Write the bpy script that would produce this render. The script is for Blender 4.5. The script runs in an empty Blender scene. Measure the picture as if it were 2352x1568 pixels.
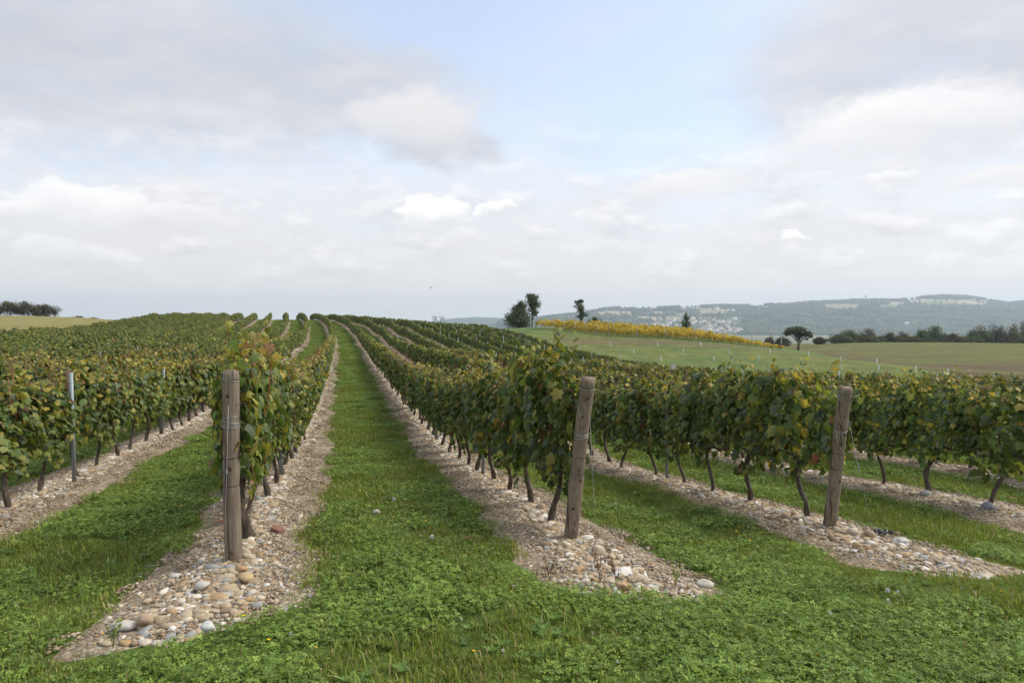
import bpy, bmesh, math, random
import numpy as np
from mathutils import Vector, Matrix, Euler

random.seed(11)
RNG = np.random.default_rng(11)
sc = bpy.context.scene
COL = sc.collection

# ------------------------------------------------------------------ camera
EYE = 1.7
cam_d = bpy.data.cameras.new('camera')
cam = bpy.data.objects.new('camera', cam_d)
COL.objects.link(cam)
cam.location = (0, 0, EYE)
cam.rotation_euler = (math.radians(90 - 1.77), 0, 0)
cam_d.sensor_width = 36.0
cam_d.lens = 24.34
cam_d.clip_start = 0.05
cam_d.clip_end = 30000
sc.camera = cam

# ------------------------------------------------------------------ render
sc.render.engine = 'CYCLES'
cy = sc.cycles
cy.use_denoising = True
cy.max_bounces = 4
cy.diffuse_bounces = 2
cy.glossy_bounces = 2
cy.transmission_bounces = 4
cy.volume_bounces = 1
cy.transparent_max_bounces = 4
cy.sample_clamp_indirect = 4.0
sc.view_settings.view_transform = 'Standard'
sc.view_settings.look = 'None'
sc.view_settings.gamma = 1.0
sc.view_settings.exposure = 0.22
try:
    sc.view_settings.use_curve_mapping = False
except Exception:
    pass

# ------------------------------------------------------------------ node helper
class NT:
    def __init__(self, tree):
        self.t = tree
        self.n = tree.nodes
        self.l = tree.links
    def node(self, kind, **kw):
        nd = self.n.new(kind)
        for k, v in kw.items():
            setattr(nd, k, v)
        return nd
    def put(self, sock, v):
        if isinstance(v, bpy.types.NodeSocket):
            self.l.new(v, sock)
        elif v is not None:
            try:
                sock.default_value = v
            except Exception:
                sock.default_value = (v[0], v[1], v[2], 1.0)
    def m(self, op, a, b=None, c=None, clamp=False):
        nd = self.node('ShaderNodeMath', operation=op)
        nd.use_clamp = clamp
        self.put(nd.inputs[0], a)
        if b is not None: self.put(nd.inputs[1], b)
        if c is not None: self.put(nd.inputs[2], c)
        return nd.outputs[0]
    def ss(self, v, a, b, lo=0.0, hi=1.0):
        nd = self.node('ShaderNodeMapRange', interpolation_type='SMOOTHSTEP')
        self.put(nd.inputs[0], v)
        nd.inputs[1].default_value = a; nd.inputs[2].default_value = b
        nd.inputs[3].default_value = lo; nd.inputs[4].default_value = hi
        return nd.outputs[0]
    def mix(self, f, a, b, blend='MIX'):
        nd = self.node('ShaderNodeMix', data_type='RGBA', blend_type=blend)
        self.put(nd.inputs[0], f)
        self.put(nd.inputs[6], a)
        self.put(nd.inputs[7], b)
        return nd.outputs[2]
    def noise(self, vec, scale, detail=3.0, rough=0.55, dist=0.0):
        nd = self.node('ShaderNodeTexNoise')
        if vec is not None: self.put(nd.inputs['Vector'], vec)
        nd.inputs['Scale'].default_value = scale
        nd.inputs['Detail'].default_value = detail
        nd.inputs['Roughness'].default_value = rough
        nd.inputs['Distortion'].default_value = dist
        return nd
    def ramp(self, f, stops, interp='LINEAR'):
        nd = self.node('ShaderNodeValToRGB')
        nd.color_ramp.interpolation = interp
        el = nd.color_ramp.elements
        while len(el) < len(stops): el.new(0.5)
        for e, (p, c) in zip(el, stops):
            e.position = p
            e.color = (c[0], c[1], c[2], 1.0)
        self.put(nd.inputs[0], f)
        return nd.outputs[0]

# ------------------------------------------------------------------ sun + sky
SUN_EL, SUN_AZ = math.radians(48), math.radians(80)      # azimuth from +Y towards +X
sun_dir = Vector((math.sin(SUN_AZ) * math.cos(SUN_EL), math.cos(SUN_AZ) * math.cos(SUN_EL), math.sin(SUN_EL)))
sun_d = bpy.data.lights.new('sun', 'SUN')
sun_d.energy = 2.9
sun_d.angle = math.radians(25)
sun_d.color = (1.0, 0.94, 0.83)
sun = bpy.data.objects.new('sun', sun_d)
COL.objects.link(sun)
sun.rotation_euler = (-sun_dir).to_track_quat('-Z', 'Y').to_euler()

def px_az(x): return math.atan((x - 1176) / 1590.0)
def px_el(x, y): return math.atan((735 - y) / math.hypot(1590.0, x - 1176))

world = bpy.data.worlds.new('World')
sc.world = world
world.use_nodes = True
wt = world.node_tree
wt.nodes.clear()
W = NT(wt)
out = W.node('ShaderNodeOutputWorld')
bg = W.node('ShaderNodeBackground')
SKY_S = 0.1
bg.inputs[1].default_value = SKY_S
W.l.new(bg.outputs[0], out.inputs[0])
sky = W.node('ShaderNodeTexSky', sky_type='NISHITA')
sky.sun_disc = False
sky.sun_elevation = SUN_EL
sky.sun_rotation = SUN_AZ
sky.air_density = 1.0
sky.dust_density = 1.5
sky.ozone_density = 1.5
tc = W.node('ShaderNodeTexCoord')
dvec = tc.outputs['Generated']
sep = W.node('ShaderNodeSeparateXYZ')
W.l.new(dvec, sep.inputs[0])
dx, dy, dz = sep.outputs
az = W.m('ARCTAN2', dx, dy)
el = W.m('ARCSINE', dz)
# flattened cloud-deck coordinates
den = W.m('ADD', W.m('MAXIMUM', dz, 0.0), 0.10)
comb = W.node('ShaderNodeCombineXYZ')
W.l.new(W.m('DIVIDE', dx, den), comb.inputs[0])
W.l.new(W.m('DIVIDE', dy, den), comb.inputs[1])
deck = comb.outputs[0]
# lumpy domain warp for the placed clouds
comb2 = W.node('ShaderNodeCombineXYZ')
W.l.new(az, comb2.inputs[0])
W.l.new(el, comb2.inputs[1])
ang = comb2.outputs[0]
def vm(op, a, b=None, c=None):
    nd = W.node('ShaderNodeVectorMath', operation=op)
    W.put(nd.inputs[0], a)
    if b is not None: W.put(nd.inputs[1], b)
    if c is not None: W.put(nd.inputs[2], c)
    return nd.outputs['Value'] if op == 'DOT_PRODUCT' else nd.outputs[0]
angs = vm('MULTIPLY', ang, (1, 1.7, 1))
warp = W.noise(angs, 15.0, 5.0, 0.60)
wang = vm('ADD', ang, vm('MULTIPLY', vm('SUBTRACT', warp.outputs['Color'], (.5, .5, .5)), (.13, .062, 0)))
def cloud_uv(x, y, rx, ry):
    a, e, ra, re = px_az(x), px_el(x, y), rx / 1590.0, ry / 1590.0
    return vm('MULTIPLY_ADD', wang, (1 / ra, 1 / re, 0), (-a / ra, -e / re, 0))
def union(seeds):
    r = None
    for s in seeds:
        p = cloud_uv(*s[:4])
        f = W.m('SUBTRACT', 1.0, vm('DOT_PRODUCT', p, p))
        r = f if r is None else W.m('MAXIMUM', r, f)
    return r
big = W.noise(deck, 0.75, 4.0, 0.55)
fine = W.noise(deck, 2.6, 4.0, 0.6)
bigf, finef = big.outputs[0], fine.outputs[0]
S10 = 1.0 / SKY_S
def cl(r, g, b): return (r * S10, g * S10, b * S10, 1.0)
# thin veil everywhere, thicker towards the horizon
veil = W.m('ADD', W.ss(el, 0.02, 0.42, 0.99, 0.62), W.m('MULTIPLY', W.m('SUBTRACT', bigf, 0.5), 0.7), clamp=True)
blue_f = W.ss(union([(1150, 110, 560, 200), (270, 345, 200, 60), (1500, 290, 260, 120)]), -0.6, 0.9)
veil = W.m('SUBTRACT', veil, W.m('MULTIPLY', blue_f, 0.22), clamp=True)
veilcol = W.mix(W.ss(el, 0.0, 0.30), cl(0.775, 0.74, 0.725), cl(0.77, 0.795, 0.86))
skyb = W.mix(1.0, sky.outputs[0], (2.1, 2.1, 2.1, 1), 'MULTIPLY')
col = W.mix(veil, skyb, veilcol)
# grey stratocumulus sheets
g_seeds = union([(240, 130, 600, 190), (760, 215, 360, 110), (2160, 130, 420, 190), (1010, 330, 150, 60)])
gmask = W.m('MULTIPLY', W.ss(g_seeds, -0.45, 0.8), W.ss(finef, 0.25, 0.62, 0.62, 1.0))
gnat = W.ss(bigf, 0.54, 0.78, 0.0, 0.35)
gm = W.m('MAXIMUM', W.m('MULTIPLY', gmask, 0.9), gnat)
gcol = W.mix(W.ss(W.m('ADD', W.m('MULTIPLY', bigf, .6), W.m('MULTIPLY', finef, .4)), .36, .62), cl(0.50, 0.51, 0.55), cl(0.69, 0.685, 0.705))
col = W.mix(gm, col, gcol)
# low pale cumulus bands near the horizon
angl = vm('MULTIPLY', ang, (1, 2.3, 1))
low = W.noise(angl, 9.5, 4.0, 0.58)
lowu = W.noise(vm('ADD', angl, (-.006, .040, 0)), 9.5, 4.0, 0.58)
band = W.m('MULTIPLY', W.ss(el, 0.025, 0.085), W.ss(el, 0.33, 0.12))
lowm = W.m('MULTIPLY', W.ss(low.outputs[0], 0.42, 0.60), band)
lsh = W.m('MULTIPLY_ADD', W.m('SUBTRACT', low.outputs[0], lowu.outputs[0]), 3.6, 0.42, clamp=True)
lcol = W.mix(lsh, cl(0.58, 0.565, 0.59), cl(0.96, 0.93, 0.91))
col = W.mix(W.m('MULTIPLY', lowm, 0.55), col, lcol)
# placed cumulus, shaded from a bright top to a greyer base: x, y, rx, ry, whiteness
c_list = [(1000, 495, 95, 46, 1.0), (1140, 488, 44, 20, .9), (205, 485, 140, 60, .7), (50, 490, 100, 38, .55), (400, 505, 150, 42, .4), (125, 585, 85, 32, .4), (2090, 305, 235, 95, .45),
          (1590, 432, 120, 44, .35), (2036, 405, 55, 24, .45), (1812, 546, 46, 14, .9), (1330, 570, 60, 26, .3), (2300, 420, 100, 34, .3), (950, 285, 140, 70, .10), (900, 590, 90, 30, .25)]
cm = None; tops = None
for (x, y, rx, ry, wh) in c_list:
    p = cloud_uv(x, y, rx, ry)
    f = W.m('MULTIPLY', W.ss(vm('DOT_PRODUCT', p, p), 1.40, 0.45), W.ss(vm('DOT_PRODUCT', p, (-.1, 1.0, 0)), -1.0, 0.15))
    tp = W.m('MULTIPLY', W.m('MULTIPLY_ADD', vm('DOT_PRODUCT', p, (-.25, 1.0, 0)), .75, .42, clamp=True), wh)
    tp = W.m('MULTIPLY', f, tp)
    cm = f if cm is None else W.m('MAXIMUM', cm, f)
    tops = tp if tops is None else W.m('MAXIMUM', tops, tp)
ccol = W.mix(tops, cl(0.74, 0.725, 0.735), cl(1.10, 1.09, 1.07))
col = W.mix(W.m('MULTIPLY', cm, W.ss(finef, 0.2, 0.55, 0.55, 0.92)), col, ccol)
W.l.new(col, bg.inputs[0])
world.cycles.sampling_method = 'MANUAL'
world.cycles.sample_map_resolution = 512

# ------------------------------------------------------------------ python noise
def _h(ix, iy, s):
    v = np.sin(ix * 127.1 + iy * 311.7 + s * 74.7) * 43758.5453
    return v - np.floor(v)
def vnoise(x, y, s=0):
    x = np.asarray(x, float); y = np.asarray(y, float)
    ix, iy = np.floor(x), np.floor(y)
    fx, fy = x - ix, y - iy
    fx = fx * fx * (3 - 2 * fx); fy = fy * fy * (3 - 2 * fy)
    a, b = _h(ix, iy, s), _h(ix + 1, iy, s)
    c, d = _h(ix, iy + 1, s), _h(ix + 1, iy + 1, s)
    return (a * (1 - fx) + b * fx) * (1 - fy) + (c * (1 - fx) + d * fx) * fy
def fbm(x, y, s=0, o=4):
    t, a, n = 0, 0.5, 0
    for i in range(o):
        t = t + a * vnoise(x, y, s + i * 7); n += a
        x = np.asarray(x) * 2.03; y = np.asarray(y) * 2.03; a *= 0.5
    return t / n
def sstep(v, a, b):
    t = np.clip((np.asarray(v, float) - a) / (b - a), 0, 1)
    return t * t * (3 - 2 * t)

# ------------------------------------------------------------------ vineyard layout
# rows run away from the camera; q is a row's offset, Y its distance
M0, SP = 0.245, 2.94
CT = 1 / math.sqrt(1 + M0 * M0)
def bend(Y):
    Y = np.asarray(Y, float)
    u = np.clip(Y - 55, 0, 85)
    return 0.000667 * u * u + np.clip(Y - 140, 0, None) * 0.1134
def rowX(q, Y): return q - M0 * np.asarray(Y, float) - bend(Y)
def row_q(k): return -0.875 + SP * (k - 1)
def row_slope(Y): return -M0 - 0.001334 * min(max(Y - 55, 0), 85)
def post_Y(k): return 5.45 + 0.82 * (k - 1)
K0, K1 = -9, 10
def row_end(k): return 127.0 if k == -9 else (150.0 if k < 5 else 150 - 4 * (k - 5))

# ------------------------------------------------------------------ terrain
def D(x, y, Y): return ((x - 1176) / 1590.0 * Y, Y, (735 - y) / 1590.0 * Y)
ctrl = []
def cq(q, Y, z): ctrl.append((float(rowX(q, Y)), Y, z))
for Y, z in ((-30, -1.5), (-10, -1.6), (0, -1.66), (3.2, -1.74), (6.3, -1.86), (10, -2.28), (16.3, -2.68), (27, -2.84), (39.5, -2.8), (55.7, -2.6), (80, -1.96), (96, -1.26), (115, -.6), (130, -.2), (145, -.25), (165, -1.2), (200, -4.5), (280, -13)):
    cq(0.6, Y, z)
ctrl += [(p[0], p[1], p[2] - .075) for p in (D(531, 1288, 5.45), D(1310, 1240, 6.28), D(1910, 1210, 7.09), D(2315, 1170, 8.27), D(1575, 1115, 10.1), D(1415, 1070, 12.7), D(2060, 1120, 9.93), D(80, 1133, 8.6), D(500, 930, 21))]
for Y, z in ((-10, -1.5), (8, -1.9), (30, -2.3), (61, -2.12), (75, -2.05), (86, -1.75), (99, -1.2), (127, 0.0), (140, 0.0), (170, -1.0), (240, -8)):
    cq(-30.3, Y, z)
for Y, z in ((8, -2.0), (25, -2.5), (45, -2.6), (61, -2.4), (80, -1.9), (99, -1.1), (130, -.08), (150, -.3)):
    cq(-15, Y, z)
for Y, z in ((-10, -2.1), (15, -3.0), (26, -3.55), (45, -4.6), (63, -4.85), (73, -4.5), (80, -4.2), (108, -2.5), (130, -2.2), (160, -4), (230, -12)):
    cq(25.6, Y, z)
for Y, z in ((25, -3.15), (40, -3.65), (60, -3.65), (82, -2.55), (100, -1.45), (125, -1.0), (145, -1.3), (180, -4)):
    cq(12, Y, z)
for q_, Y_, z_ in ((4.4, 63, -2.9), (4.4, 80, -1.98), (4.4, 107, -.92), (7.35, 73, -2.85), (7.35, 87, -2.2), (7.35, 101, -1.2), (10.3, 72, -2.9), (10.3, 99.5, -1.28), (5.0, 51, -3.2), (5.0, 35, -3.05), (8.0, 57, -3.5), (8.0, 40, -3.4)):
    cq(q_, Y_, z_)
GUARDS_Z = [(1160, 545, 0), (1357, 612, 0), (1562, 545, 0), (1592, 670, 0), (1781, 598, 0), (1932, 545, 0), (2042, 668, 0), (2169, 605, 0),
            (172, 607, 1), (82, 660, 1), (503, 630, 1), (780, 675, 1), (785, 745, 1), (1093, 697, 1), (1107, 750, 1), (1428, 760, 1), (1708, 790, 1)]
guards = []
for zx, zy, r in GUARDS_Z:
    x = ((1900 + zx / 2.138) if r == 0 else (3000 + zx / 2.146)) / 1.7415
    y = (1130 + zy / 2.14) / 1.7415
    guards.append(D(x, y, 95 - (y - 795) * 0.42))
ctrl += guards
ctrl += [D(1405, 772, 108), D(1600, 784, 106), D(1800, 805, 104), D(1900, 823, 100), D(1243, 752, 126), D(1500, 768, 130), D(1700, 785, 130), D(1215, 753, 140), (40, 175, -7), (10, 190, -6), (60, 240, -12)]
ctrl += [(-100, 135, -.9), (-148, 200, .40), (-60, 172, .05), (-110, 185, .3), (-200, 210, .4), (-150, 300, -5), (-90, 260, -4), (-80, 100, -1.5), (-60, 40, -2.0), (-60, 5, -1.6), (-40, -20, -1.3), (-220, 120, -1), (-150, 60, -1.5)]
ctrl += [(74, 100, -7.4), (67, 130, -7.6), (68, 150, -7.2), (192, 260, -7.0), (105, 225, -7.8), (115, 240, -7.5), (190, 270, -6.5), (57.6, 140, -6.1), (130, 130, -7.2), (130, 60, -6), (100, 20, -4), (50, 10, -3.0), (50, -20, -2.5), (60, 55, -6.0), (240, 200, -6), (47, 72, -5.8), (45, 45, -5.0), (110, 300, -11), (230, 330, -10)]
cp = np.array(ctrl)
CXY = cp[:, :2] / 50.0
def _tps(d2): return np.where(d2 > 1e-12, d2 * np.log(np.maximum(d2, 1e-12)) * 0.5, 0.0)
_n = len(cp)
_A = np.zeros((_n + 3, _n + 3))
_d2 = ((CXY[:, None] - CXY[None]) ** 2).sum(-1)
_A[:_n, :_n] = _tps(_d2) + np.eye(_n) * 0.00002
_A[:_n, _n] = 1; _A[:_n, _n + 1:] = CXY
_A[_n, :_n] = 1; _A[_n + 1:, :_n] = CXY.T
_w = np.linalg.solve(_A, np.concatenate([cp[:, 2], np.zeros(3)]))
VALLEY = -62.0
def gz(X, Y):
    """terrain height (world z)"""
    X = np.atleast_1d(np.asarray(X, float)); Y = np.atleast_1d(np.asarray(Y, float))
    sh = X.shape
    x, y = X.ravel() / 50.0, Y.ravel() / 50.0
    out = np.empty(x.shape)
    for i in range(0, len(x), 20000):
        xs, ys = x[i:i + 20000], y[i:i + 20000]
        d2 = (xs[:, None] - CXY[None, :, 0]) ** 2 + (ys[:, None] - CXY[None, :, 1]) ** 2
        out[i:i + 20000] = _tps(d2) @ _w[:_n] + _w[_n] + xs * _w[_n + 1] + ys * _w[_n + 2]
    out = out.reshape(sh)
    r = np.hypot(X, Y)
    near = sstep(r, 330, 230)
    out = np.clip(out, -16, 1.2) * near + (-9.0) * (1 - near)
    far = sstep(r, 270, 850)
    out = out * (1 - far) + (VALLEY - 4) * far
    out = out + (fbm(X * 0.9, Y * 0.9, 3, 3) - .5) * 0.06 * sstep(r, 60, 5)
    return out + EYE
def g1(x, y): return float(gz(x, y)[0])

# ------------------------------------------------------------------ mesh helpers
def mesh_np(name, verts, tris, mat=None, cols=None, smooth=False, quads=None):
    me = bpy.data.meshes.new(name)
    verts = np.asarray(verts, np.float32)
    me.vertices.add(len(verts))
    me.vertices.foreach_set('co', verts.ravel())
    loops, starts, tot = [], [], 0
    if tris is not None and len(tris):
        t = np.asarray(tris, np.int32)
        loops.append(t.ravel()); starts.append(np.arange(len(t)) * 3); tot = len(t) * 3
    if quads is not None and len(quads):
        q = np.asarray(quads, np.int32)
        loops.append(q.ravel()); starts.append(tot + np.arange(len(q)) * 4)
    L = np.concatenate(loops).astype(np.int32); S = np.concatenate(starts).astype(np.int32)
    me.loops.add(len(L)); me.loops.foreach_set('vertex_index', L)
    me.polygons.add(len(S)); me.polygons.foreach_set('loop_start', S)
    if smooth:
        me.polygons.foreach_set('use_smooth', np.ones(len(S), bool))
    if cols is not None:
        a = me.attributes.new('Col', 'FLOAT_COLOR', 'POINT')
        c = np.ones((len(verts), 4), np.float32); c[:, :3] = cols
        a.data.foreach_set('color', c.ravel())
    me.update(calc_edges=True)
    if mat: me.materials.append(mat)
    return me

def ob(name, me, parent=None, loc=None, rot=None, scl=None, link=True):
    o = bpy.data.objects.new(name, me)
    if link: COL.objects.link(o)
    if parent is not None: o.parent = parent
    if loc is not None: o.location = loc
    if rot is not None: o.rotation_euler = rot
    if scl is not None: o.scale = (scl, scl, scl) if not hasattr(scl, '__len__') else scl
    return o
def tag(o, label, cat=None, group=None, kind=None):
    o['label'] = label
    if cat: o['category'] = cat
    if group: o['group'] = group
    if kind: o['kind'] = kind
    return o
def empty(name, loc, rot=(0, 0, 0)):
    o = bpy.data.objects.new(name, None)
    o.empty_display_size = 0.2
    COL.objects.link(o); o.location = loc; o.rotation_euler = rot
    return o

class Acc:
    def __init__(self): self.v, self.f, self.q, self.c, self.n = [], [], [], [], 0
    def add(self, v, f=None, q=None, c=None):
        v = np.asarray(v, float)
        self.v.append(v)
        if f is not None and len(f): self.f.append(np.asarray(f, int) + self.n)
        if q is not None and len(q): self.q.append(np.asarray(q, int) + self.n)
        self.c.append(np.broadcast_to(np.asarray(c if c is not None else (1, 1, 1), float), (len(v), 3)))
        self.n += len(v)
    def tube(self, pts, rad, sides=6, c=None, cap=True, twist=0.0, jit=0.0):
        pts = [Vector(p) for p in pts]; n = len(pts)
        if not hasattr(rad, '__len__'): rad = [rad] * n
        vs, prev = [], None
        for i, p in enumerate(pts):
            t = (pts[min(i + 1, n - 1)] - pts[max(i - 1, 0)]).normalized()
            if prev is None:
                ref = Vector((1, 0, 0)) if abs(t.x) < 0.9 else Vector((0, 1, 0))
                a = t.cross(ref).normalized()
            else:
                a = (prev - t * prev.dot(t)).normalized()
            prev = a; b = t.cross(a)
            for s in range(sides):
                an = 2 * math.pi * s / sides + twist * i
                r = rad[i] * (1 + jit * (random.random() - .5))
                vs.append(p + a * math.cos(an) * r + b * math.sin(an) * r)
        q = [(i * sides + s, i * sides + (s + 1) % sides, (i + 1) * sides + (s + 1) % sides, (i + 1) * sides + s) for i in range(n - 1) for s in range(sides)]
        f = []
        if cap:
            f = [((n - 1) * sides, (n - 1) * sides + s, (n - 1) * sides + s + 1) for s in range(1, sides - 1)]
        self.add([tuple(v) for v in vs], f, q, c)
    def box(self, lo, hi, c=None):
        x0, y0, z0 = lo; x1, y1, z1 = hi
        v = [(x0, y0, z0), (x1, y0, z0), (x1, y1, z0), (x0, y1, z0), (x0, y0, z1), (x1, y0, z1), (x1, y1, z1), (x0, y1, z1)]
        self.add(v, None, [(3, 2, 1, 0), (4, 5, 6, 7), (0, 1, 5, 4), (1, 2, 6, 5), (2, 3, 7, 6), (3, 0, 4, 7)], c)
    def mesh(self, name, mat, smooth=False):
        f = np.concatenate(self.f) if self.f else None
        q = np.concatenate(self.q) if self.q else None
        return mesh_np(name, np.concatenate(self.v), f, mat, np.concatenate(self.c), smooth, q)

def norm(a): return a / np.maximum(np.linalg.norm(a, axis=-1, keepdims=True), 1e-9)
def leaves_into(acc, pos, nrm, tip, size, cols, shape, faces):
    """place copies of a flat shape (x across, y towards tip, z relief)"""
    n = norm(nrm); t = norm(tip - n * (tip * n).sum(-1, keepdims=True)); s = np.cross(t, n)
    sh = np.asarray(shape, float); k = len(sh)
    sz = np.asarray(size).reshape(-1, 1, 1)
    V = pos[:, None, :] + (sh[None, :, 0:1] * s[:, None, :] + sh[None, :, 1:2] * t[:, None, :] + sh[None, :, 2:3] * n[:, None, :]) * sz
    N = len(pos)
    F = np.asarray(faces)[None] + (np.arange(N) * k)[:, None, None]
    acc.add(V.reshape(-1, 3), F.reshape(-1, 3), None, np.repeat(cols, k, axis=0))

# ------------------------------------------------------------------ materials
def new_mat(name):
    m = bpy.data.materials.new(name)
    m.use_nodes = True
    m.node_tree.nodes.clear()
    t = NT(m.node_tree)
    o = t.node('ShaderNodeOutputMaterial')
    return m, t, o
def attr(t, name='Col'):
    a = t.node('ShaderNodeAttribute'); a.attribute_name = name
    return a.outputs['Color']
def princ(t, col, rough=0.8, spec=0.25, metal=0.0, normal=None):
    p = t.node('ShaderNodeBsdfPrincipled')
    t.put(p.inputs['Base Color'], col)
    t.put(p.inputs['Roughness'], rough)
    t.put(p.inputs['Specular IOR Level'], spec)
    p.inputs['Metallic'].default_value = metal
    if normal is not None: t.l.new(normal, p.inputs['Normal'])
    return p.outputs[0]
def bump(t, h, strength=0.5, dist=0.02):
    b = t.node('ShaderNodeBump')
    b.inputs['Strength'].default_value = strength
    b.inputs['Distance'].default_value = dist
    t.l.new(h, b.inputs['Height'])
    return b.outputs[0]

def leaf_mat(name, transl=0.28, rough=0.55, spec=0.3, gain=1.0, noise_scale=40):
    m, t, o = new_mat(name)
    c = attr(t)
    oi = t.node('ShaderNodeObjectInfo')
    rv = t.m('ADD', 0.82, t.m('MULTIPLY', oi.outputs['Random'], 0.36))
    nz = t.noise(None, noise_scale, 2.0)
    tco = t.node('ShaderNodeTexCoord'); t.l.new(tco.outputs['Object'], nz.inputs['Vector'])
    k = t.m('MULTIPLY', t.m('ADD', 0.72, t.m('MULTIPLY', nz.outputs[0], 0.56)), t.m('MULTIPLY', rv, gain))
    vm = t.node('ShaderNodeVectorMath', operation='SCALE')
    t.l.new(c, vm.inputs[0]); t.l.new(k, vm.inputs['Scale'])
    base = vm.outputs[0]
    p = princ(t, base, rough, spec)
    tr = t.node('ShaderNodeBsdfTranslucent')
    tcol = t.mix(1.0, base, (1.5, 1.45, 0.7, 1), 'MULTIPLY')
    t.l.new(tcol, tr.inputs[0])
    mx = t.node('ShaderNodeMixShader'); mx.inputs[0].default_value = transl
    t.l.new(p, mx.inputs[1]); t.l.new(tr.outputs[0], mx.inputs[2])
    t.l.new(mx.outputs[0], o.inputs[0])
    return m
M_LEAF = leaf_mat('vine_leaf')
M_GRASS = leaf_mat('grass_blades', 0.25, 0.6, 0.2, 1.0, 6)
M_TREE = leaf_mat('tree_leaf', 0.22, 0.6, 0.2, 1.0, 3)

def bark_mat(name, a, b, scale=30, bs=0.8):
    m, t, o = new_mat(name)
    tco = t.node('ShaderNodeTexCoord')
    mp = t.node('ShaderNodeMapping'); mp.inputs['Scale'].default_value = (1, 1, 0.22)
    t.l.new(tco.outputs['Object'], mp.inputs[0])
    n = t.noise(mp.outputs[0], scale, 5.0, 0.65)
    c = t.ramp(n.outputs[0], [(0.3, a), (0.7, b)])
    t.l.new(princ(t, c, 0.9, 0.15, 0, bump(t, n.outputs[0], bs, 0.012)), o.inputs[0])
    return m
M_BARK = bark_mat('vine_bark', (0.035, 0.027, 0.021), (0.17, 0.135, 0.105), 45)
M_TBARK = bark_mat('tree_bark', (0.03, 0.025, 0.02), (0.10, 0.085, 0.07), 8)

def plain_mat(name, col, rough=0.7, spec=0.3, metal=0.0, ns=0, amp=0.3, bmp=0.0, rnd=0.0):
    m, t, o = new_mat(name)
    c = col + (1,) if len(col) == 3 else col
    nrm = None
    if ns:
        tco = t.node('ShaderNodeTexCoord')
        n = t.noise(tco.outputs['Object'], ns, 4.0)
        k = t.m('ADD', 1 - amp, t.m('MULTIPLY', n.outputs[0], 2 * amp))
        vm = t.node('ShaderNodeVectorMath', operation='SCALE')
        vm.inputs[0].default_value = col[:3]; t.l.new(k, vm.inputs['Scale'])
        c = vm.outputs[0]
        if bmp: nrm = bump(t, n.outputs[0], bmp, 0.01)
    t.l.new(princ(t, c, rough, spec, metal, nrm), o.inputs[0])
    return m
def vcol_mat(name, rough=0.8, spec=0.2, ns=0, amp=0.25):
    m, t, o = new_mat(name)
    c = attr(t)
    if ns:
        tco = t.node('ShaderNodeTexCoord')
        n = t.noise(tco.outputs['Object'], ns, 4.0)
        k = t.m('ADD', 1 - amp, t.m('MULTIPLY', n.outputs[0], 2 * amp))
        vm = t.node('ShaderNodeVectorMath', operation='SCALE')
        t.l.new(c, vm.inputs[0]); t.l.new(k, vm.inputs['Scale'])
        c = vm.outputs[0]
    t.l.new(princ(t, c, rough, spec), o.inputs[0])
    return m
M_CANE = vcol_mat('vine_cane', 0.6, 0.3)
M_METAL = plain_mat('galvanised_steel', (0.27, 0.30, 0.32), 0.55, 0.5, 0.35, 25, 0.18)
M_WIRE = plain_mat('fence_wire', (0.42, 0.43, 0.43), 0.45, 0.5, 0.6)

def stone_mat():
    m, t, o = new_mat('river_stone')
    oi = t.node('ShaderNodeObjectInfo')
    pal = t.ramp(oi.outputs['Random'], [(0.0, (.45, .365, .25)), (.16, (.34, .26, .165)), (.30, (.56, .49, .38)), (.44, (.40, .265, .14)), (.52, (.31, .305, .285)), (.60, (.41, .325, .215)), (.74, (.66, .62, .54)), (.83, (.26, .19, .125)), (.89, (.45, .34, .215)), (.96, (.37, .36, .33))], 'CONSTANT')
    tco = t.node('ShaderNodeTexCoord')
    n = t.noise(tco.outputs['Object'], 14, 5.0, 0.65)
    n2 = t.noise(tco.outputs['Object'], 3, 3.0)
    k = t.m('MULTIPLY', t.m('ADD', 0.68, t.m('MULTIPLY', n.outputs[0], 0.62)), t.m('ADD', 0.75, t.m('MULTIPLY', n2.outputs[0], 0.5)))
    vm = t.node('ShaderNodeVectorMath', operation='SCALE')
    t.l.new(pal, vm.inputs[0]); t.l.new(k, vm.inputs['Scale'])
    t.l.new(princ(t, vm.outputs[0], 0.85, 0.2, 0, bump(t, n.outputs[0], 0.35, 0.03)), o.inputs[0])
    return m
M_STONE = stone_mat()
M_PEB = vcol_mat('pebble', 0.85, 0.2, 60, 0.3)

def ground_mat():
    m, t, o = new_mat('grassland')
    c = attr(t)
    geo = t.node('ShaderNodeNewGeometry')
    pos = geo.outputs['Position']
    n1 = t.noise(pos, 0.35, 4.0, 0.6)
    n2 = t.noise(pos, 5.0, 4.0, 0.65)
    n3 = t.noise(pos, 38.0, 3.0, 0.6)
    n4 = t.noise(pos, 1.4, 5.0, 0.7)
    k = t.m('MULTIPLY', t.m('MULTIPLY', t.m('ADD', 0.55, t.m('MULTIPLY', n4.outputs[0], 0.90)), t.m('ADD', 0.55, t.m('MULTIPLY', n1.outputs[0], 0.90))), t.m('MULTIPLY', t.m('ADD', 0.55, t.m('MULTIPLY', n2.outputs[0], 0.9)), t.m('ADD', 0.6, t.m('MULTIPLY', n3.outputs[0], 0.8))))
    vm = t.node('ShaderNodeVectorMath', operation='SCALE')
    t.l.new(c, vm.inputs[0]); t.l.new(k, vm.inputs['Scale'])
    h = t.m('ADD', n2.outputs[0], n3.outputs[0])
    t.l.new(princ(t, vm.outputs[0], 0.95, 0.1, 0, bump(t, h, 0.7, 0.06)), o.inputs[0])
    return m
M_GROUND = ground_mat()

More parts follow.
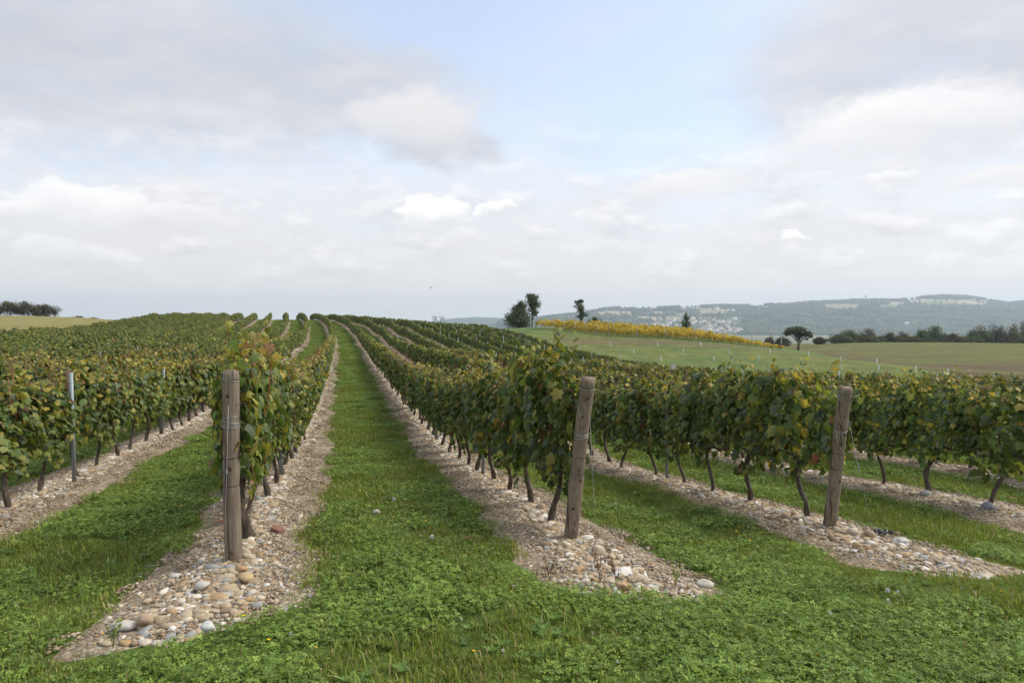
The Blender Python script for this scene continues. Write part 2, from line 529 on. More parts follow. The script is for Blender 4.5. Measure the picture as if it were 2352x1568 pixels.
def gravel_mat():
    m, t, o = new_mat('gravel_soil')
    geo = t.node('ShaderNodeNewGeometry')
    pos = geo.outputs['Position']
    v = t.node('ShaderNodeTexVoronoi'); v.inputs['Scale'].default_value = 26
    t.l.new(pos, v.inputs['Vector'])
    v2 = t.node('ShaderNodeTexVoronoi'); v2.inputs['Scale'].default_value = 9
    t.l.new(pos, v2.inputs['Vector'])
    sp = t.node('ShaderNodeSeparateColor'); t.l.new(v.outputs['Color'], sp.inputs[0])
    pal = t.ramp(sp.outputs[0], [(0, (.20, .148, .094)), (.35, (.32, .25, .165)), (.7, (.43, .355, .245)), (1, (.55, .48, .36))])
    n1 = t.noise(pos, 1.3, 4.0)
    soil = t.mix(t.ss(n1.outputs[0], 0.35, 0.65, 0.15, 0.65), pal, (0.225, 0.168, 0.108, 1))
    k = t.ss(v.outputs['Distance'], 0.25, 0.75, 1.0, 0.65)
    vm = t.node('ShaderNodeVectorMath', operation='SCALE')
    t.l.new(soil, vm.inputs[0]); t.l.new(k, vm.inputs['Scale'])
    h = t.m('ADD', t.m('MULTIPLY', v.outputs['Distance'], -0.6), t.m('MULTIPLY', v2.outputs['Distance'], -1.0))
    t.l.new(princ(t, vm.outputs[0], 0.95, 0.15, 0, bump(t, h, 0.9, 0.03)), o.inputs[0])
    return m
M_GRAVEL = gravel_mat()

# ------------------------------------------------------------------ ground sheet
def axis_pts(lo, hi, fine, grow):
    p = [0.0]
    while p[-1] < hi: p.append(p[-1] + max(fine, abs(p[-1]) * grow))
    n = [0.0]
    while n[-1] > lo: n.append(n[-1] - max(fine, abs(n[-1]) * grow))
    return np.array(sorted(set(n + p)))
gx = axis_pts(-1000, 1000, 0.35, 0.035)
gy = axis_pts(-700, 1000, 0.3, 0.022)
GX, GY = np.meshgrid(gx, gy)
GZ = gz(GX, GY)
def ground_tint(X, Y):
    n = fbm(X * .08, Y * .08, 21, 3); n2 = fbm(X * .5, Y * .5, 22, 3)
    green = np.stack([.072 + .03 * n2, .112 + .025 * n2, .024 + 0 * n], -1)
    fieldg = np.stack([.070 + .10 * n2 + .05 * (n - .5), .118 + .07 * n2, .036 + .02 * n2], -1)
    meadow = np.stack([.21 + .03 * n, .19 + .02 * n, .075 + 0 * n], -1)
    streak = fbm(X * .040 + 3, Y * .16, 31, 4)
    bw = sstep(streak + .13 * np.exp(-((X - 78) / 30) ** 2 - ((Y - 128) / 38) ** 2), .50, .62)[..., None] * (.25 + .6 * sstep(X, 110, 75)[..., None])
    brown = np.stack([.100 + .045 * n2, .112 + .035 * n2, .040 + 0 * n], -1) * (1 - bw) + np.array([.105, .073, .046]) * bw
    q = X + M0 * Y + bend(np.clip(Y, 0, 200))
    wf = sstep(q, 26.5, 29)[..., None]
    c = green * (1 - wf) + fieldg * wf
    wb = sstep(X - (46 + 0.11 * np.maximum(Y - 72, 0)) + (n - .5) * 6, -1.0, 1.0)[..., None]
    c = c * (1 - wb) + brown * wb
    # dry strip before the yellow vines
    dd = sstep(np.abs(Y - 100.5 + (X - 14) * .10), 6, 2)[..., None] * sstep(X, 2, 10)[..., None] * sstep(X, 46, 40)[..., None]
    c = c * (1 - .75 * dd) + np.array([.145, .115, .062]) * .75 * dd
    wm = sstep(q, -31.5, -33.0)[..., None]
    c = c * (1 - wm) + meadow * wm
    r = np.hypot(X, Y)
    return c
GC = ground_tint(GX, GY)
ny, nx = GX.shape
ii = np.arange(nx * ny).reshape(ny, nx)
Q = np.stack([ii[:-1, :-1], ii[:-1, 1:], ii[1:, 1:], ii[1:, :-1]], -1).reshape(-1, 4)
ground = ob('ground', mesh_np('ground', np.stack([GX, GY, GZ], -1).reshape(-1, 3), None, M_GROUND, GC.reshape(-1, 3), True, Q))
tag(ground, 'grassy ground rolling away under the vineyard and fields', kind='structure')

# valley floor
def valley():
    xs = np.linspace(-6800, 6800, 90); ys = np.linspace(-2300, 6800, 70)
    X, Y = np.meshgrid(xs, ys)
    n = fbm(X * .0025, Y * .006, 5, 3); n2 = vnoise(X * .004, Y * .012, 8)
    c = np.where((n2 > .55)[..., None], np.array([.20, .17, .10]), np.array([.115, .135, .06])) * (0.8 + .4 * n[..., None])
    Z = np.full(X.shape, VALLEY + EYE)
    i = np.arange(X.size).reshape(X.shape)
    q = np.stack([i[:-1, :-1], i[:-1, 1:], i[1:, 1:], i[1:, :-1]], -1).reshape(-1, 4)
    o = ob('valley_field', mesh_np('valley_field', np.stack([X, Y, Z], -1).reshape(-1, 3), None, vcol_mat('valley_crops', 0.9, 0.1, 0.01, 0.2), c.reshape(-1, 3), True, q))
    tag(o, 'flat farmland on the valley floor below the hills', kind='structure')
valley()

# ------------------------------------------------------------------ far hills
def z7(zx, zy): return ((1900 + zx / 2.138) / 1.7415, (1130 + zy / 2.138) / 1.7415)
def z8(zx, zy): return ((3000 + zx / 2.146) / 1.7415, (1130 + zy / 2.146) / 1.7415)
prof = [(-800, 755), (600, 755), (1000, 750), (1120, 744)] + [z7(*p) for p in [(250, 330), (540, 305), (680, 287), (760, 278), (900, 262), (1000, 247), (1070, 230), (1200, 218), (1500, 217), (1650, 214), (1900, 205), (2100, 200)]] + \
       [z8(*p) for p in [(0, 200), (150, 190), (300, 192), (500, 172), (700, 165), (850, 155), (1000, 152), (1200, 154), (1380, 145), (1500, 125), (1650, 115), (1850, 123), (2000, 145), (2100, 164), (2200, 178), (2352, 168)]] + [(2600, 700), (3200, 715), (4500, 725)]
PX = np.array([(p[0] - 1176) / 1590 for p in prof]); PE = np.array([(735 - p[1]) / 1590 for p in prof])
H0, H1 = 2850.0, 4500.0
def hill_z(T, Y):
    e = np.interp(T, PX, PE)
    ridge = e * H1
    s = np.clip((Y - H0) / (H1 - H0), 0, 1)
    s = .55 * s + .45 * s * s * (3 - 2 * s)
    z = VALLEY + (ridge - VALLEY) * s
    z = z + (fbm(T * 14, Y * .0022, 41, 4) - .5) * 34 * np.sin(np.pi * np.clip((Y - H0) / (H1 - H0), 0, 1)) ** 0.8
    back = np.clip((Y - H1) / 900, 0, 1.5)
    z = z - back * back * 60
    return np.where(Y < H0, VALLEY - (H0 - Y) * .06, z) + EYE
# fields: boxes in tangent / slope-fraction space (x0,x1,y0,y1 photo) mapped through the visible elevation
FIELDS = [(*z7(1060, 275), *z7(1330, 245), 1), (*z7(1400, 310), *z7(1545, 290), 1), (*z7(1500, 258), *z7(1600, 248), 1), (*z7(1260, 222), *z7(1540, 212), 0), (*z7(1760, 225), *z7(1920, 196), 0),
          (*z7(1930, 268), *z7(2150, 220), 0), (*z7(1640, 300), *z7(1780, 290), 0), (*z7(1730, 282), *z7(1830, 262), 2), (*z7(2160, 248), *z7(2240, 228), 1), (*z7(780, 296), *z7(860, 284), 0), (*z7(1440, 275), *z7(1500, 262), 1),
          (*z8(650, 222), *z8(920, 184), 0), (*z8(1200, 188), *z8(1320, 166), 1), (*z8(1120, 212), *z8(1260, 192), 2), (*z8(1380, 185), *z8(2010, 146), 0), (*z8(1500, 186), *z8(1700, 164), 2), (*z8(0, 205), *z8(120, 184), 0), (*z8(1800, 182), *z8(2010, 165), 1)]
def hill_cover(T, E, jit):
    """0 forest, 1 tan field, 2 dun field, 3 green field; by bearing and elevation"""
    x = 1176 + 1590 * T; y = 735 - 1590 * E
    cov = np.zeros(T.shape, int)
    for x0, yb, x1, yt, k in FIELDS:
        cx, hw = (x0 + x1) / 2, (x1 - x0) / 2 * (0.92 + .2 * jit)
        tilt = (x - cx) * -0.02
        inside = (np.abs(x - cx) < hw * 1.1) & (y + tilt > yt - 1.0 * jit) & (y + tilt < yb + 1.5 + 2.5 * jit)
        cov = np.where(inside, (2, 1, 3)[k], cov)
    vill = (x > 1490) & (x < 1702) & (y > 727) & (y < 772) & (x - 1490 > (772 - y) * .2)
    cov = np.where(vill & (cov == 0), 4, cov)
    return cov
def hills():
    t = np.linspace(-.75, 1.35, 620); y = np.linspace(2650, 5700, 150)
    T, Y = np.meshgrid(t, y)
    Z = hill_z(T, Y)
    cov = hill_cover(T, (Z - EYE) / Y, vnoise(T * 60, Y * .01, 3))
    pal = np.array([[.045, .06, .025], [.36, .28, .17], [.26, .22, .13], [.16, .19, .08], [.08, .10, .045]])
    c = pal[cov] * (0.85 + .3 * vnoise(T * 40, Y * .02, 9))[..., None]
    i = np.arange(T.size).reshape(T.shape)
    q = np.stack([i[:-1, :-1], i[:-1, 1:], i[1:, 1:], i[1:, :-1]], -1).reshape(-1, 4)
    o = ob('hills', mesh_np('hills', np.stack([T * Y, Y, Z], -1).reshape(-1, 3), None, vcol_mat('hill_cover', 0.95, 0.1, 0.02, 0.25), c.reshape(-1, 3), True, q))
    tag(o, 'long wooded hill with pale fields across the valley', kind='structure')
    # a paler range behind, at the far left of the valley
    t = np.linspace(-.6, .5, 160); y = np.linspace(5800, 6700, 12)
    T, Y = np.meshgrid(t, y)
    e = np.interp(1176 + 1590 * t, [-100, 600, 900, 1040, 1090, 1150, 1300, 1500, 2000], [-.012, -.012, -.010, .0025, .0042, .0032, .000, -.004, -.010])[None, :]
    s = np.sin(np.pi * (Y - 5800) / 1100)
    Z = VALLEY + (e * 6300 - VALLEY) * s + EYE + (fbm(T * 30, Y * .003, 77, 3) - .5) * 8
    i = np.arange(T.size).reshape(T.shape)
    q = np.stack([i[:-1, :-1], i[:-1, 1:], i[1:, 1:], i[1:, :-1]], -1).reshape(-1, 4)
    o = ob('far_hills', mesh_np('far_hills', np.stack([T * Y, Y, Z], -1).reshape(-1, 3), None, plain_mat('far_wood', (.05, .065, .03), .95, .1), None, True, q))
    tag(o, 'pale blue low hills on the far horizon', kind='structure')
hills()

# ------------------------------------------------------------------ instancing for uncountable stuff
def proto_coll(name, meshes):
    c = bpy.data.collections.new(name)
    for i, me in enumerate(meshes):
        o = bpy.data.objects.new('%s_%03d' % (name, i), me)
        c.objects.link(o)
    return c
def scatter(name, pts, rot, scl, idx, coll, parent=None):
    me = bpy.data.meshes.new(name)
    pts = np.asarray(pts, np.float32); n = len(pts)
    me.vertices.add(n); me.vertices.foreach_set('co', pts.ravel())
    a = me.attributes.new('rot', 'FLOAT_VECTOR', 'POINT'); a.data.foreach_set('vector', np.asarray(rot, np.float32).ravel())
    s3 = np.asarray(scl, np.float32)
    if s3.ndim == 1: s3 = np.repeat(s3[:, None], 3, 1)
    a = me.attributes.new('scl', 'FLOAT_VECTOR', 'POINT'); a.data.foreach_set('vector', s3.ravel())
    a = me.attributes.new('idx', 'INT', 'POINT'); a.data.foreach_set('value', np.asarray(idx, np.int32))
    o = ob(name, me, parent)
    ng = bpy.data.node_groups.new(name + '_scatter', 'GeometryNodeTree')
    ng.interface.new_socket('Geometry', in_out='INPUT', socket_type='NodeSocketGeometry')
    ng.interface.new_socket('Geometry', in_out='OUTPUT', socket_type='NodeSocketGeometry')
    N = ng.nodes; L = ng.links
    gi = N.new('NodeGroupInput'); go = N.new('NodeGroupOutput')
    iop = N.new('GeometryNodeInstanceOnPoints')
    ci = N.new('GeometryNodeCollectionInfo')
    ci.inputs['Collection'].default_value = coll
    ci.inputs['Separate Children'].default_value = True
    ci.inputs['Reset Children'].default_value = True
    def na(nm, ty):
        x = N.new('GeometryNodeInputNamedAttribute'); x.data_type = ty
        x.inputs['Name'].default_value = nm
        return x.outputs[0]
    L.new(gi.outputs[0], iop.inputs['Points'])
    L.new(ci.outputs[0], iop.inputs['Instance'])
    iop.inputs['Pick Instance'].default_value = True
    L.new(na('idx', 'INT'), iop.inputs['Instance Index'])
    L.new(na('rot', 'FLOAT_VECTOR'), iop.inputs['Rotation'])
    L.new(na('scl', 'FLOAT_VECTOR'), iop.inputs['Scale'])
    L.new(iop.outputs[0], go.inputs[0])
    md = o.modifiers.new('scatter', 'NODES'); md.node_group = ng
    o['kind'] = 'stuff'
    return o

# ------------------------------------------------------------------ gravel strips
def strip_half(k, Y):
    """half width of the stony strip on both sides of a row"""
    return 0.56 + .14 * sstep(np.asarray(Y), post_Y(k) + 1.2, post_Y(k) - .8) + 0.20 * (vnoise(np.asarray(Y) * .9, k * 3.1, 4) - .5) + 0.16 * (vnoise(np.asarray(Y) * 3.3, k * 1.7, 6) - .5)
STRIP_LEAD = {1: 1.62, 2: 1.75, 3: 1.7}
def strip_z(k, Y, t):
    q = row_q(k)
    X = rowX(q, Y) + np.asarray(t) / CT
    hw = strip_half(k, Y)
    u = np.clip(np.abs(t) / hw, 0, 1.3)
    prof_ = (0.06 - .025 * sstep(np.asarray(Y), post_Y(k) + .3, post_Y(k) - .8)) * np.cos(np.clip(u, 0, 1) * math.pi / 2) ** 1.3 - 0.04 * sstep(u, .9, 1.2)
    st_ = post_Y(k) - STRIP_LEAD.get(k, 1.6) + (.62 * (np.asarray(t) + .05) if k == 1 else 0)
    fade = sstep(np.asarray(Y) - st_, -.05, .5)
    return X, gz(X, Y) + .012 + prof_ * fade - .05 * (1 - fade)
for k in range(K0, K1 + 1):
    y0 = post_Y(k) - STRIP_LEAD.get(k, 1.6); y1 = row_end(k)
    ys = [y0]
    while ys[-1] < y1: ys.append(ys[-1] + max(0.12, abs(ys[-1]) * .012))
    ys = np.array(ys)
    tt = np.linspace(-1.12, 1.12, 13)
    Y, T = np.meshgrid(ys, tt, indexing='ij')
    hw = strip_half(k, Y)
    if k == 1: Y = Y + .62 * (T * hw + .05) * np.clip(1 - (Y - y0) / 2.2, 0, 1)
    X, Z = strip_z(k, Y, T * hw)
    i = np.arange(X.size).reshape(X.shape)
    q = np.stack([i[:-1, :-1], i[:-1, 1:], i[1:, 1:], i[1:, :-1]], -1).reshape(-1, 4)
    s = ob('gravel_strip', mesh_np('gravel_strip', np.stack([X, Y, Z], -1).reshape(-1, 3), None, M_GRAVEL, None, True, q))
    nm = {1: 'under the upright wooden post left of the grass path', 2: 'under the leaning post right of the grass path', 3: 'under the rightmost leaning post'}.get(k)
    tag(s, 'stony soil strip ' + (nm or ('under a vine row left of the upright post' if k < 1 else 'under a vine row behind the rightmost post')), kind='structure')
    if k in (1, 2, 3): globals()['STRIP%d' % k] = s

def strip_offset(X, Y):
    """signed distance from the nearest row centre and that row's half width (inf outside strips)"""
    q = X + M0 * Y + bend(np.clip(Y, 0, 300))
    kf = (q + 0.875) / SP + 1
    k = np.clip(np.round(kf), K0, K1)
    off = (q - (-0.875 + SP * (k - 1))) * CT
    lead = np.where(k == 1, 1.62, np.where(k == 2, 1.75, np.where(k == 3, 1.7, 1.6)))
    start = 5.45 + .82 * (k - 1) - lead
    hw = 0.56 + .14 * sstep(Y - (5.45 + .82 * (k - 1)), 1.2, -.8) + 0.20 * (vnoise(Y * .9, k * 3.1, 4) - .5) + 0.16 * (vnoise(Y * 3.3, k * 1.7, 6) - .5)
    inrow = (Y > start + np.where(k == 1, .62 * (np.clip(off, -.7, .7) + .05), 0.0)) & (Y < 150)
    return off, np.where(inrow, hw, 0.0), k

# ------------------------------------------------------------------ stones
def stone_mesh(seed):
    r = np.random.default_rng(seed)
    bm = bmesh.new()
    bmesh.ops.create_cube(bm, size=2)
    bmesh.ops.subdivide_edges(bm, edges=bm.edges[:], cuts=1, use_grid_fill=True)
    ph = r.uniform(0, 6, 6)
    sx, sy, sz = r.uniform(.85, 1.25), r.uniform(.60, .85), r.uniform(.34, .52)
    for v in bm.verts:
        d = v.co.normalized()
        w = 1 + .13 * math.sin(d.x * 2.3 + ph[0]) + .12 * math.sin(d.y * 2.9 + ph[1]) + .10 * math.sin(d.z * 3.1 + ph[2]) + r.uniform(-.09, .09)
        v.co = Vector((d.x * sx, d.y * sy, d.z * sz)) * w
    bmesh.ops.triangulate(bm, faces=bm.faces[:])
    me = bpy.data.meshes.new('stone')
    bm.to_mesh(me); bm.free()
    me.polygons.foreach_set('use_smooth', np.ones(len(me.polygons), bool))
    me.materials.append(M_STONE)
    return me
STONES = [stone_mesh(100 + i) for i in range(12)]
# candidate cobbles on the strips
cand = []
for k in range(-4, 8):
    y0 = post_Y(k) - STRIP_LEAD.get(k, 1.6) + .1
    y1 = 60
    Lz = y1 - y0
    dens = 300 if k in (0, 1, 2, 3, 4) else 80
    n = int(dens * Lz)
    Y = y0 + Lz * RNG.random(n) ** 1.5
    keep = Y > 2.2
    Y = Y[keep]
    ridge = RNG.random(len(Y)) < np.where(Y < post_Y(k), .42, .5)
    t = np.clip(np.where(ridge, RNG.normal(.0, np.where(Y < post_Y(k), .25, .14)), RNG.normal(.03, .33, len(Y))), -.62, .62)
    # a pile in front of the post
    X, Z = strip_z(k, Y, t)
    r = 0.014 + 0.024 * RNG.random(len(Y)) ** 1.5 + 0.026 * RNG.random(len(Y)) ** 6
    big_ = 1 + .15 * np.exp(-((Y - (post_Y(k) - .5)) / .8) ** 2) * (np.abs(t) < .4)
    r = np.where(ridge, r * 1.05, r * .6) * big_ * (1 - .35 * np.clip(np.abs(t) / .6, 0, 1))
    r = r * np.where(Y > 14, 1.35, 1.0)
    ok = (np.abs(X / np.maximum(Y, .5)) < .9) & (Y > y0 + (.62 * (t + .05) if k == 1 else 0))
    for a in np.nonzero(ok)[0]:
        cand.append((X[a], Y[a], Z[a], r[a], k))
cand = np.array(cand)
size_ = cand[:, 3] / cand[:, 1]
inview = (np.abs(cand[:, 0] / cand[:, 1]) < .73) & np.isin(cand[:, 4], (1, 2, 3))
order = np.argsort(-np.where(inview, size_, 0))
first, rest = order[:298], order[298:]
for a in first:
    x, y, z, r, k = cand[a]
    ob('stone', random.choice(STONES), globals()['STRIP%d' % int(k)], (x, y, z + r * .08), (random.uniform(-.35, .35), random.uniform(-.35, .35), random.uniform(0, 6.28)), r * random.uniform(.95, 1.15))
c_st = proto_coll('cobble', STONES)
n = len(rest)
cob = scatter('cobblestones', np.stack([cand[rest, 0], cand[rest, 1], cand[rest, 2] + cand[rest, 3] * .08], -1), np.stack([RNG.uniform(-.35, .35, n), RNG.uniform(-.35, .35, n), RNG.uniform(0, 6.28, n)], -1), cand[rest, 3], RNG.integers(0, 12, n), c_st)
tag(cob, 'loose rounded cream and tan stones heaped along the vine rows', kind='stuff')

# fine pebbles
PPAL = np.array([[.37, .29, .19], [.30, .22, .14], [.43, .36, .26], [.33, .225, .13], [.27, .255, .23], [.22, .155, .10], [.48, .43, .35]])
def pebble_patch(seed):
    r = np.random.default_rng(seed)
    acc = Acc()
    bm = bmesh.new(); bmesh.ops.create_icosphere(bm, subdivisions=1, radius=1)
    bv = np.array([v.co[:] for v in bm.verts]); bf = np.array([[v.index for v in f.verts] for f in bm.faces]); bm.free()
    for i in range(95):
        a, d = r.uniform(0, 6.28), .17 * math.sqrt(r.random())
        s = .005 + .014 * r.random() ** 2
        an = r.uniform(0, 6.28)
        v = bv * (1 + r.uniform(-.18, .18, (12, 1))) * np.array([1.15, .85, .55]) * s
        v = np.stack([v[:, 0] * math.cos(an) - v[:, 1] * math.sin(an), v[:, 0] * math.sin(an) + v[:, 1] * math.cos(an), v[:, 2]], -1)
        acc.add(v + np.array([d * math.cos(a), d * math.sin(a), s * .3]), bf, None, PPAL[r.choice(7, p=[.26, .24, .12, .13, .09, .11, .05])] * r.uniform(.75, 1.1))
    return acc.mesh('pebble_patch', M_PEB, True)
pp = proto_coll('pebbles', [pebble_patch(i) for i in range(5)])
P = []
for k in range(-3, 8):
    for ya, yb, dn, sc_ in ((2.3, 12, 30, .85), (12, 26, 10, 1.15), (26, 60, 3, 1.7)):
        y0 = max(ya, post_Y(k) - STRIP_LEAD.get(k, 1.6) + .08)
        if y0 >= yb: continue
        n = int((yb - y0) * 1.2 * dn)
        Y = RNG.uniform(y0, yb, n); t = np.clip(RNG.normal(0, .36, n), -.68, .68)
        X, Z = strip_z(k, Y, t)
        ok = (np.abs(X / Y) < .9) & (Y > post_Y(k) - STRIP_LEAD.get(k, 1.6) + .05 + (.62 * (t + .05) if k == 1 else 0))
        P.append(np.stack([X, Y, Z, np.full(n, sc_) * RNG.uniform(.8, 1.2, n)], -1)[ok])
P = np.concatenate(P); n = len(P)
peb = scatter('gravel', P[:, :3], np.stack([np.zeros(n), np.zeros(n), RNG.uniform(0, 6.28, n)], -1), P[:, 3], RNG.integers(0, 5, n), pp)
tag(peb, 'fine tan gravel scattered between the stones along the rows', kind='stuff')

# ------------------------------------------------------------------ grass and clover
def clover_patch(seed, n=150):
    r = np.random.default_rng(seed)
    a, d = r.uniform(0, 6.28, n), .19 * np.sqrt(r.random(n))
    h = r.uniform(.018, .062, n)
    pos = np.stack([d * np.cos(a), d * np.sin(a), h], -1)
    up = norm(np.stack([r.normal(0, .33, n), r.normal(0, .33, n), np.ones(n)], -1))
    sh = [(0, .05, 0), (.42, .55, .10), (.30, .98, .05), (0, .9, -.04), (-.30, .98, .05), (-.42, .55, .10)]
    fc = [(0, 1, 2), (0, 2, 3), (0, 3, 4), (0, 4, 5)]
    acc = Acc()
    base = np.array([[.142, .228, .038], [.192, .278, .046], [.112, .182, .034], [.250, .325, .070], [.150, .235, .055]])
    c = base[r.integers(0, 5, n)] * r.uniform(.75, 1.2, (n, 1))
    s = r.uniform(.010, .0175, n)
    a0 = r.uniform(0, 6.28, n)
    for j in range(3):
        an = a0 + j * 2.094
        tip = np.stack([np.cos(an), np.sin(an), r.uniform(-.1, .25, n)], -1)
        leaves_into(acc, pos, up, tip, s, c, sh, fc)
    # some grass between
    grass_into(acc, r, 14, .19, .06, .13)
    return acc.mesh('clover_patch', M_GRASS)
def grass_into(acc, r, n, R, h0, h1, dry=.08, w=.0034):
    a, d = r.uniform(0, 6.28, n), R * np.sqrt(r.random(n))
    pos = np.stack([d * np.cos(a), d * np.sin(a), np.full(n, -.005)], -1)
    lean = r.uniform(0, 6.28, n)
    ld = np.stack([np.cos(lean), np.sin(lean), np.zeros(n)], -1)
    side = np.stack([-np.sin(lean), np.cos(lean), np.zeros(n)], -1)
    h = r.uniform(h0, h1, n)[:, None]
    b = r.uniform(.15, .9, n)[:, None]
    ww = r.uniform(.6, 1.3, n)[:, None] * w
    up = np.array([0, 0, 1.0])
    p0 = pos; p1 = pos + up * h * .55 + ld * h * b * .18; p2 = pos + up * h * (1 - .35 * b) + ld * h * b * .75
    V = np.stack([p0 - side * ww, p0 + side * ww, p1 - side * ww * .9, p1 + side * ww * .9, p2], 1)
    F = np.array([(0, 1, 3), (0, 3, 2), (2, 3, 4)])[None] + (np.arange(n) * 5)[:, None, None]
    pal = np.array([[.160, .225, .038], [.214, .270, .046], [.138, .188, .036], [.258, .296, .062]])
    c = pal[r.integers(0, 4, n)] * r.uniform(.75, 1.2, (n, 1))
    c = np.where((r.random(n) < dry)[:, None], np.array([.36, .29, .14]) * r.uniform(.7, 1.1, (n, 1)), c)
    acc.add(V.reshape(-1, 3), F.reshape(-1, 3), None, np.repeat(c, 5, 0))
def grass_patch(seed, n=150, h0=.05, h1=.15, dry=.10):
    r = np.random.default_rng(seed); acc = Acc()
    grass_into(acc, r, n, .19, h0, h1, dry)
    return acc.mesh('grass_patch', M_GRASS)
def weed_patch(seed):
    r = np.random.default_rng(seed); acc = Acc()
    grass_into(acc, r, 40, .17, .04, .12, .15)
    for i in range(4):
        c0 = np.array([r.uniform(-.12, .12), r.uniform(-.12, .12), 0.01])
        m = 9
        an = np.arange(m) * 6.28 / m + r.uniform(0, 1)
        tip = np.stack([np.cos(an), np.sin(an), r.uniform(.3, .9, m)], -1)
        nr = np.stack([-np.cos(an) * .6, -np.sin(an) * .6, np.ones(m)], -1)
        sh = [(0, 0, 0), (.10, .35, .02), (.15, .7, 0), (0, 1, -.06), (-.15, .7, 0), (-.10, .35, .02)]
        fc = [(0, 1, 5), (1, 2, 4), (1, 4, 5), (2, 3, 4)]
        col = np.array([.11, .19, .045]) * r.uniform(.8, 1.3)
        leaves_into(acc, np.repeat(c0[None], m, 0), nr, tip, r.uniform(.03, .065, m), np.repeat(col[None], m, 0), sh, fc)
    return acc.mesh('weed_patch', M_GRASS)
g_protos = [clover_patch(1), clover_patch(2), clover_patch(3), clover_patch(4), grass_patch(5, 190, .025, .075), grass_patch(6, 180, .03, .085), grass_patch(7, 160, .025, .07, .2), weed_patch(8), weed_patch(9), grass_patch(10, 190, .02, .06, .16)]
gcoll = proto_coll('sward', g_protos)
def grass_zone(ya, yb, dens, sc_, xlim=.95):
    area_n = int((yb - ya) * (yb + ya) * xlim * dens)
    Y = np.sqrt(RNG.uniform(ya * ya, yb * yb, area_n))
    X = RNG.uniform(-xlim, xlim, area_n) * Y
    off, hw, k = strip_offset(X, Y)
    edge = np.abs(off) - hw
    n1 = fbm(X * 1.6, Y * 1.6, 51, 3); n2 = fbm(X * .55, Y * .55, 61, 3)
    keep = (edge > .10 - .52 * (n1 - .25)) | ((RNG.random(area_n) < .17 * (np.abs(off) > .2)) & (hw > 0) & (n1 > .5))
    q = X + M0 * Y + bend(np.clip(Y, 0, 300))
    keep &= (q > -33) & (q < 27)
    X, Y, edge, n2, hw, n1 = X[keep], Y[keep], edge[keep], n2[keep], hw[keep], n1[keep]
    n = len(X)
    pick = RNG.random(n)
    clover = n2 + .04 + .20 * (Y < 8) * np.exp(-((X - .2) / 2.2) ** 2) + .10 * (RNG.random(n) - .5)
    idx = np.where(clover > .52, RNG.integers(0, 4, n), np.where(pick < .45, RNG.integers(4, 6, n), np.where(pick < .62, 6, np.where(pick < .82, RNG.integers(7, 9, n), 9))))
    dryz = fbm(X * .7 + 9, Y * .7, 91, 3) + .10 * (Y < 5.5) + .05 * (X > 2.5) * (Y < 8)
    idx = np.where((dryz > .60) & (RNG.random(n) < .6), np.where(RNG.random(n) < .5, 6, 9), idx)
    idx = np.where((edge < .12) & (hw > 0), np.where(RNG.random(n) < .6, 9, 6), idx)
    s = sc_ * RNG.uniform(.75, 1.25, n) * (0.8 + .5 * fbm(X * .8, Y * .8, 71, 2))
    s = np.where((edge < .05) & (hw > 0), s * .7, s)
    Z = gz(X, Y) - .005
    return np.stack([X, Y, Z, s, idx], -1)
def far_alley():
    g = grass_zone(55, 132, 2.6, 2.1, .42)
    q = g[:, 0] + M0 * g[:, 1] + bend(g[:, 1])
    return g[(q > -10) & (q < 14)]
G = np.concatenate([grass_zone(2.0, 7, 40, .95), grass_zone(7, 13, 22, 1.05), grass_zone(13, 26, 9.0, 1.35), grass_zone(26, 55, 4.0, 1.6), far_alley()])
n = len(G)
gr = scatter('grass', G[:, :3], np.stack([RNG.normal(0, .06, n), RNG.normal(0, .06, n), RNG.uniform(0, 6.28, n)], -1), G[:, 3], G[:, 4].astype(int), gcoll)
tag(gr, 'green grass and clover carpeting the headland and the alleys', kind='stuff')
print('grass', n, 'pebble patches', len(P), 'cobbles', len(rest))

# ------------------------------------------------------------------ vine meshes
GL_SH = [(0, .30, .05), (0, 0, 0), (.26, -.17, -.08), (.50, .06, -.14), (.37, .24, -.06), (.56, .50, -.16), (.29, .60, -.05), (.17, .80, -.10), (0, 1.0, -.20),
         (-.17, .80, -.10), (-.29, .60, -.05), (-.56, .50, -.16), (-.37, .24, -.06), (-.50, .06, -.14), (-.26, -.17, -.08)]
GL_F = [(0, i, i + 1) for i in range(1, 14)] + [(0, 14, 1)]
SL_SH = [(0, .3, .06), (0, -.08, 0), (.50, .05, -.12), (.46, .55, -.12), (0, 1.0, -.16), (-.46, .55, -.12), (-.50, .05, -.12)]
SL_F = [(0, 1, 2), (0, 2, 3), (0, 3, 4), (0, 4, 5), (0, 5, 6), (0, 6, 1)]
DI_SH = [(0, 0, 0), (.5, .42, -.12), (0, 1.0, -.1), (-.5, .42, -.12)]
DI_F = [(0, 1, 2), (0, 2, 3)]
VPAL = np.array([[.056, .092, .025], [.083, .128, .029], [.104, .134, .074], [.124, .172, .034], [.190, .214, .044], [.290, .260, .055], [.420, .325, .060], [.250, .165, .070], [.180, .070, .036]])
def vine_colors(r, z, n, yel):
    h = np.clip((z - .5) / 1.05, 0, 1)
    u = r.random(n)
    top = sstep(h, .68, 1.0)
    py = np.clip(.06 + .12 * yel + (.36 + .20 * yel) * top, 0, .8)
    pb = .018 + .006 * yel + .055 * top
    i_g = r.choice(4, n, p=[.27, .33, .17, .23])
    i_g = np.where(r.random(n) < .13 + .22 * yel + .15 * top, 4, i_g)
    i = np.where(u < pb, np.where(r.random(n) < .85, 7, 8), np.where(u < pb + py, np.where(r.random(n) < .62, 5, np.where(r.random(n) < .55, 4, 6)), i_g))
    return VPAL[i] * r.uniform(.72, 1.25, (n, 1))
